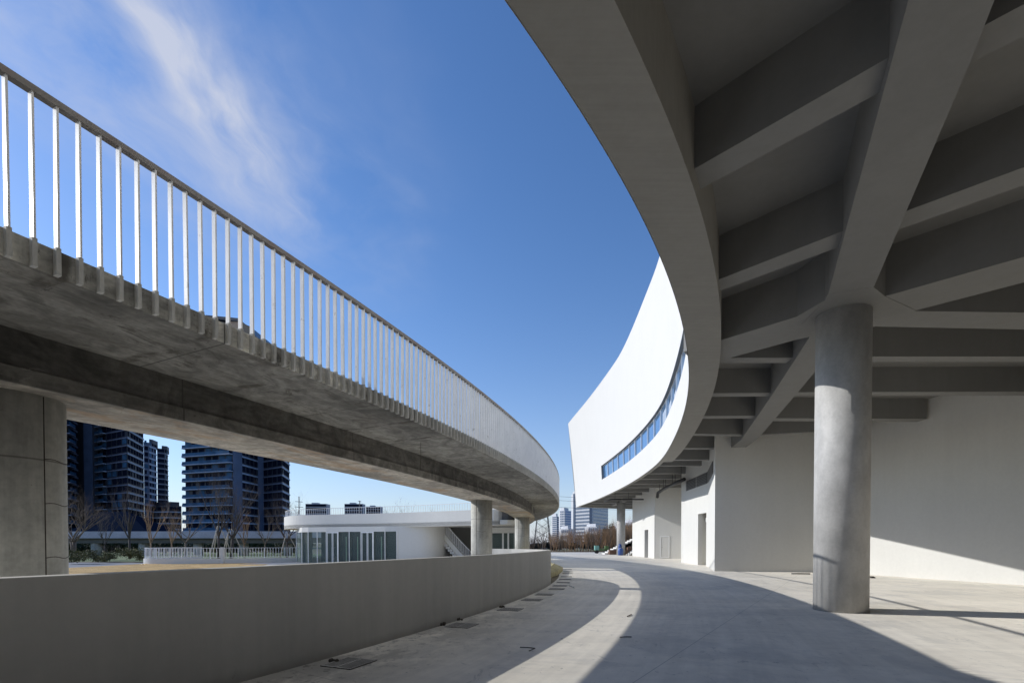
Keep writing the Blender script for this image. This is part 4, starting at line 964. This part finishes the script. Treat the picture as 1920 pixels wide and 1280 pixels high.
specs = [('bare_tree', 'large bare tree with pale branches right beside the nearest pier', 138, 44, 6.4, 3, m_twig, 6, .75, False),
 ('bare_tree', 'slim upright bare tree in front of the hipped roof house', 243, 48, 7.3, 4, m_twigd, 6, .35, False),
 ('bare_tree', 'small bare tree with russet twigs by the gap between the tower clusters', 283, 50, 6.0, 5, m_twigw, 5, .35, False),
 ('bare_tree', 'spreading bare tree left of the staked tree', 348, 47, 6.0, 6, m_twig, 6, .7, False),
 ('staked_tree', 'tall dark bare tree held by wooden stakes in front of the wide tower', 410, 47, 8.2, 7, m_twigd, 7, .5, True),
 ('staked_tree', 'multi-stemmed dark bare tree right of the tallest staked tree', 432, 48, 7.6, 8, m_twigd, 6, .5, True),
 ('staked_tree', 'staked bare tree beside the left end of the pavilion roof', 538, 48, 6.4, 9, m_twigd, 6, .6, True),
 ('bare_tree', 'bare tree showing above the middle of the pavilion roof', 742, 60, 6.6, 10, m_twig, 6, .5, False),
 ('bare_tree', 'thin bare twiggy tree above the pavilion roof left of the pier', 795, 62, 6.0, 11, m_twig, 5, .5, False),
 ('bare_tree', 'low bare tree branching behind the elevated walkway pier', 196, 52, 5.0, 12, m_twigd, 6, .6, False),
 ('bare_tree', 'bare shrubby tree leaning low in front of the green lawn', 205, 41, 1.9, 13, m_twigd, 5, .8, False),
 ('bare_tree', 'bare tree in front of the pylon legs', 1017, 72, 5.2, 14, m_twigd, 7, .6, False),
 ('bare_tree', 'bare russet tree in front of the low housing block', 322, 54, 5.6, 15, m_twigw, 5, .4, False),
 ('bare_tree', 'small bare russet tree right of the staked trees', 458, 52, 5.0, 16, m_twigw, 5, .4, False),
 ('bare_tree', 'faint bare tree in front of the far edge of the wide tower', 497, 55, 5.2, 17, m_twig, 5, .45, False)]
for nm, lb, px, Y, h, sd_, mt, dp, spr, stk in specs:
    x, y = tpos(px, Y); tree(nm, lb, x, y, h, sd_, mt, dp, spr, stk, multi=3 if 'multi' in lb or 'large' in lb else 1)
# belt of thin brown trees beyond the plaza
protos = []
BG = 'thin bare trees in the brown belt beyond the plaza'
for k in range(5):
    protos.append(tree('slim_bare_tree', 'thin upright bare brown tree in the dense belt beyond the plaza', 0, 0, 4.6, 40+k, m_twigw if k < 3 else m_twig, 5, .28, False, BG, .12, kids=(2, 4), r0=.05))
rng = random.Random(5); n_ = 0
for row in range(3):
    for i in range(36):
        px = 1033+i*5.0+rng.uniform(-1.5, 1.5); Y = 88+row*4+rng.uniform(-1.5, 1.5)
        if px > 1206: continue
        hs = .78+.34*ss((px-1040)/110)+rng.uniform(-.24, .22)
        if px > 1150: hs *= 1.12
        x, y = G(px, Y)
        if n_ < 5: o = protos[n_]
        else: o = copy_tree(protos[rng.randint(0, 4)])
        o.location = (x, y, 0); o.rotation_euler = (0, 0, rng.uniform(0, 6.28)); o.scale = (hs*1.0, hs*1.0, hs); n_ += 1
for i in range(16):                                 # darker trees left of the belt, behind the parapet end
    px = 985+i*4.2+rng.uniform(-2, 2); x, y = G(px, 96+rng.uniform(-4, 4)); o = copy_tree(protos[3+i % 2]); o['label'] = 'thin bare tree in the sparse row behind the parapet end'; o['group'] = 'thin bare trees left of the brown belt'
    o.location = (x, y, 0); s_ = .7+rng.uniform(-.1, .1); o.scale = (s_*1.3, s_*1.3, s_); o.rotation_euler = (0, 0, rng.uniform(0, 6.28))
# leafy masses
def leafy(name, label, cat, c, r, n, size, mat, seed, group=None, kind=None, shell=.35):
    rg = random.Random(seed); mb = MB(); cs = [(rg.uniform(-.7, .7), rg.uniform(-.7, .7), rg.uniform(.2, .8), rg.uniform(.3, .55)) for _ in range(12)]
    for _ in range(n):
        b = rg.choice(cs); a = rg.uniform(0, 6.28); e = rg.uniform(-.6, 1.2); q = b[3]*rg.uniform(shell, 1)
        p = Vector((c[0]+r[0]*(b[0]+q*cos(a)*cos(e)), c[1]+r[1]*(b[1]+q*sin(a)*cos(e)), c[2]+max(0.01, r[2]*(b[2]+q*sin(e)*.8))))
        v1 = Vector((rg.uniform(-1, 1), rg.uniform(-1, 1), rg.uniform(-1, 1))).normalized()*size; v2 = v1.cross(Vector((rg.uniform(-1, 1), rg.uniform(-1, 1), rg.uniform(-1, 1))).normalized())
        mb.add([p-v1, p+v2*.5, p+v1, p-v2*.5], [(0, 1, 2, 3)])
    o = mb.build(name, mat, norm=False); return tag(o, label, cat if not kind else None, group, kind)
leafy('bush', 'rounded dark green bush left of the walkway pier', 'bush', (*G(152, 36), 0), (1.4, 1, 1.0), 2600, .07, m_bush, 1)
leafy('bush', 'olive bush against the left end of the curved railing wall', 'bush', (*G(233, 39), 0), (1.3, 1, 1.15), 2600, .07, m_bush, 2)
leafy('bush', 'small low bush between the two larger bushes', 'bush', (*G(190, 40), 0), (1.2, .8, .5), 1600, .06, m_evg, 3)
for i, (px, w_) in enumerate(((150, 5), (215, 5), (290, 6), (370, 6), (450, 6), (530, 6), (600, 6))):
    x, y = G(px, 67); leafy('hedge', 'dark evergreen hedge under the walkway, ' + ('beside the nearest pier', 'below the hipped roof', 'below the sky gap between tower clusters', 'behind the spreading bare tree', 'behind the tall staked tree', 'left of the pavilion corner', 'seen through the pavilion glass')[i], 'hedge', (x, y, 0), (w_*.75, 1.5, 1.9), 3000, .16, m_evg, 20+i, 'dark hedge clumps under the elevated walkway')
for i in range(9):
    x, y = G(985+i*25, 99); leafy('hedge', 'dark hedge along the foot of the brown tree belt', 'hedge', (x, y, 0), (2.2, .8, 1.7), 2200, .13, m_hedge, 60+i, 'dark hedges behind the tree belt')
for i, (px, h_) in enumerate(((1142, 5.4), (1150, 6.2), (1186, 6.0))):
    x, y = G(px, 102); leafy('evergreen_tree', ('dark evergreen left of the far column', 'taller dark evergreen touching the far column', 'dark evergreen between the far column and the white block')[i], 'tree', (x, y, .5), (1.5, 1.2, h_*.72), 3600, .16, m_evg, 80+i)

# parked cars behind the hedge row
cpos = [(988, 'pale parked car behind the parapet end, leftmost'), (1008, 'pale parked car behind the bare tree by the pylon'), (1027, 'pale parked car left of the brown tree belt')]
first = None
for i, (px, lb) in enumerate(cpos):
    x, y = G(px, 104)
    if first is None: first = make_car('parked_car', lb, (x, y, 0), .1, m_office, (1, 1, 1), 'cars parked beyond the plaza'); o = first
    else: o = copy_tree(first); o.location = (x, y, 0); o['label'] = lb

# ------------------------------------------------------------------ tribune steps, barrel, cart
def stairs(name, label, x0, y0, x1, w, z1, n):
    t = thing(name, label, 'steps', (x0, y0, 0)); mb = MB()
    for k in range(n):
        a = x0+(x1-x0)*k/n; mb.box(min(a, x1), y0, 0, max(a, x1), y0+w-.002*k, z1*(k+1)/n)
    mb.build('steps', m_white, t); return t
sA = stairs('seating_steps', 'white stepped flight climbing behind the far column', 12.35, 66.0, 16.9, 2.2, 2.25, 12)
xa = G(1137, 65.8)[0]
MB().box(xa+.3, 65.2, 0, 17.6, 65.95, .62).build('riser_panel', m_brown, sA)
MB().box(15.2, 65.3, .62, 17.6, 65.96, .95).build('riser_panel', m_brown, sA)
MB().box(14.9, 67.9, 0, 17.8, 68.4, 1.6).build('back_panel', m_brown, sA)
sB = stairs('front_steps', 'short white flight of steps against the white block wall', 14.2, 60.4, 15.6, 1.6, .95, 6)
MB().box(14.6, 62.1, 0, 17, 62.6, 1.1).build('riser_panel', m_brown, sB)
x, y = gz(1163.5, 1040.5); bl = thing('barrel', 'blue plastic barrel at the foot of the far column', 'barrel', (x, y, 0))
MB().tube([(x, y, 0), (x, y, .08), (x, y, .45), (x, y, .8), (x, y, .88)], [.27, .31, .33, .31, .26], 20).build('drum', m_blue, bl)
MB().tube([(x, y, .88), (x, y, .93)], .1, 12).build('cap', m_frame, bl)
x2, y2 = x+.1, y+.8; b2 = thing('blue_can', 'small blue can stacked behind the barrel by the far column', 'can', (x2, y2, 0))
MB().tube([(x2, y2, 0), (x2, y2, 1.15), (x2, y2, 1.38)], [.2, .2, .14], 14).build('can_body', m_blue, b2)
x, y = gz(1127, 1037); ct = thing('cargo_cart', 'green and teal flatbed cart standing on the plaza before the tree belt', 'cart', (x, y, 0))
MB().box(x-.9, y-.4, .40, x+1.0, y+.4, .66).build('bed', m_green, ct, bevel=.01)
MB().box(x-.95, y-.42, .50, x-.35, y+.42, 1.15).build('cab', m_teal, ct, bevel=.03)
MB().box(x+.55, y-.42, .55, x+1.02, y+.42, 1.1).build('box', m_green, ct, bevel=.02)
for q in (-.65, .7):
    for s_ in (-.38, .38): MB().tube([(x+q, y+s_-.05, .25), (x+q, y+s_+.05, .25)], .25, 16).build('wheel', m_tyre, ct)
MB().bar((x-.35, y-.4, .8), (x+.55, y-.4, .8), .04).bar((x-.35, y+.4, .8), (x+.55, y+.4, .8), .04).build('side_rail', m_green, ct)
MB().tube([(x+.3, y, .55), (x+.3, y, 1.3)], .02, 6).build('post', m_black, ct)
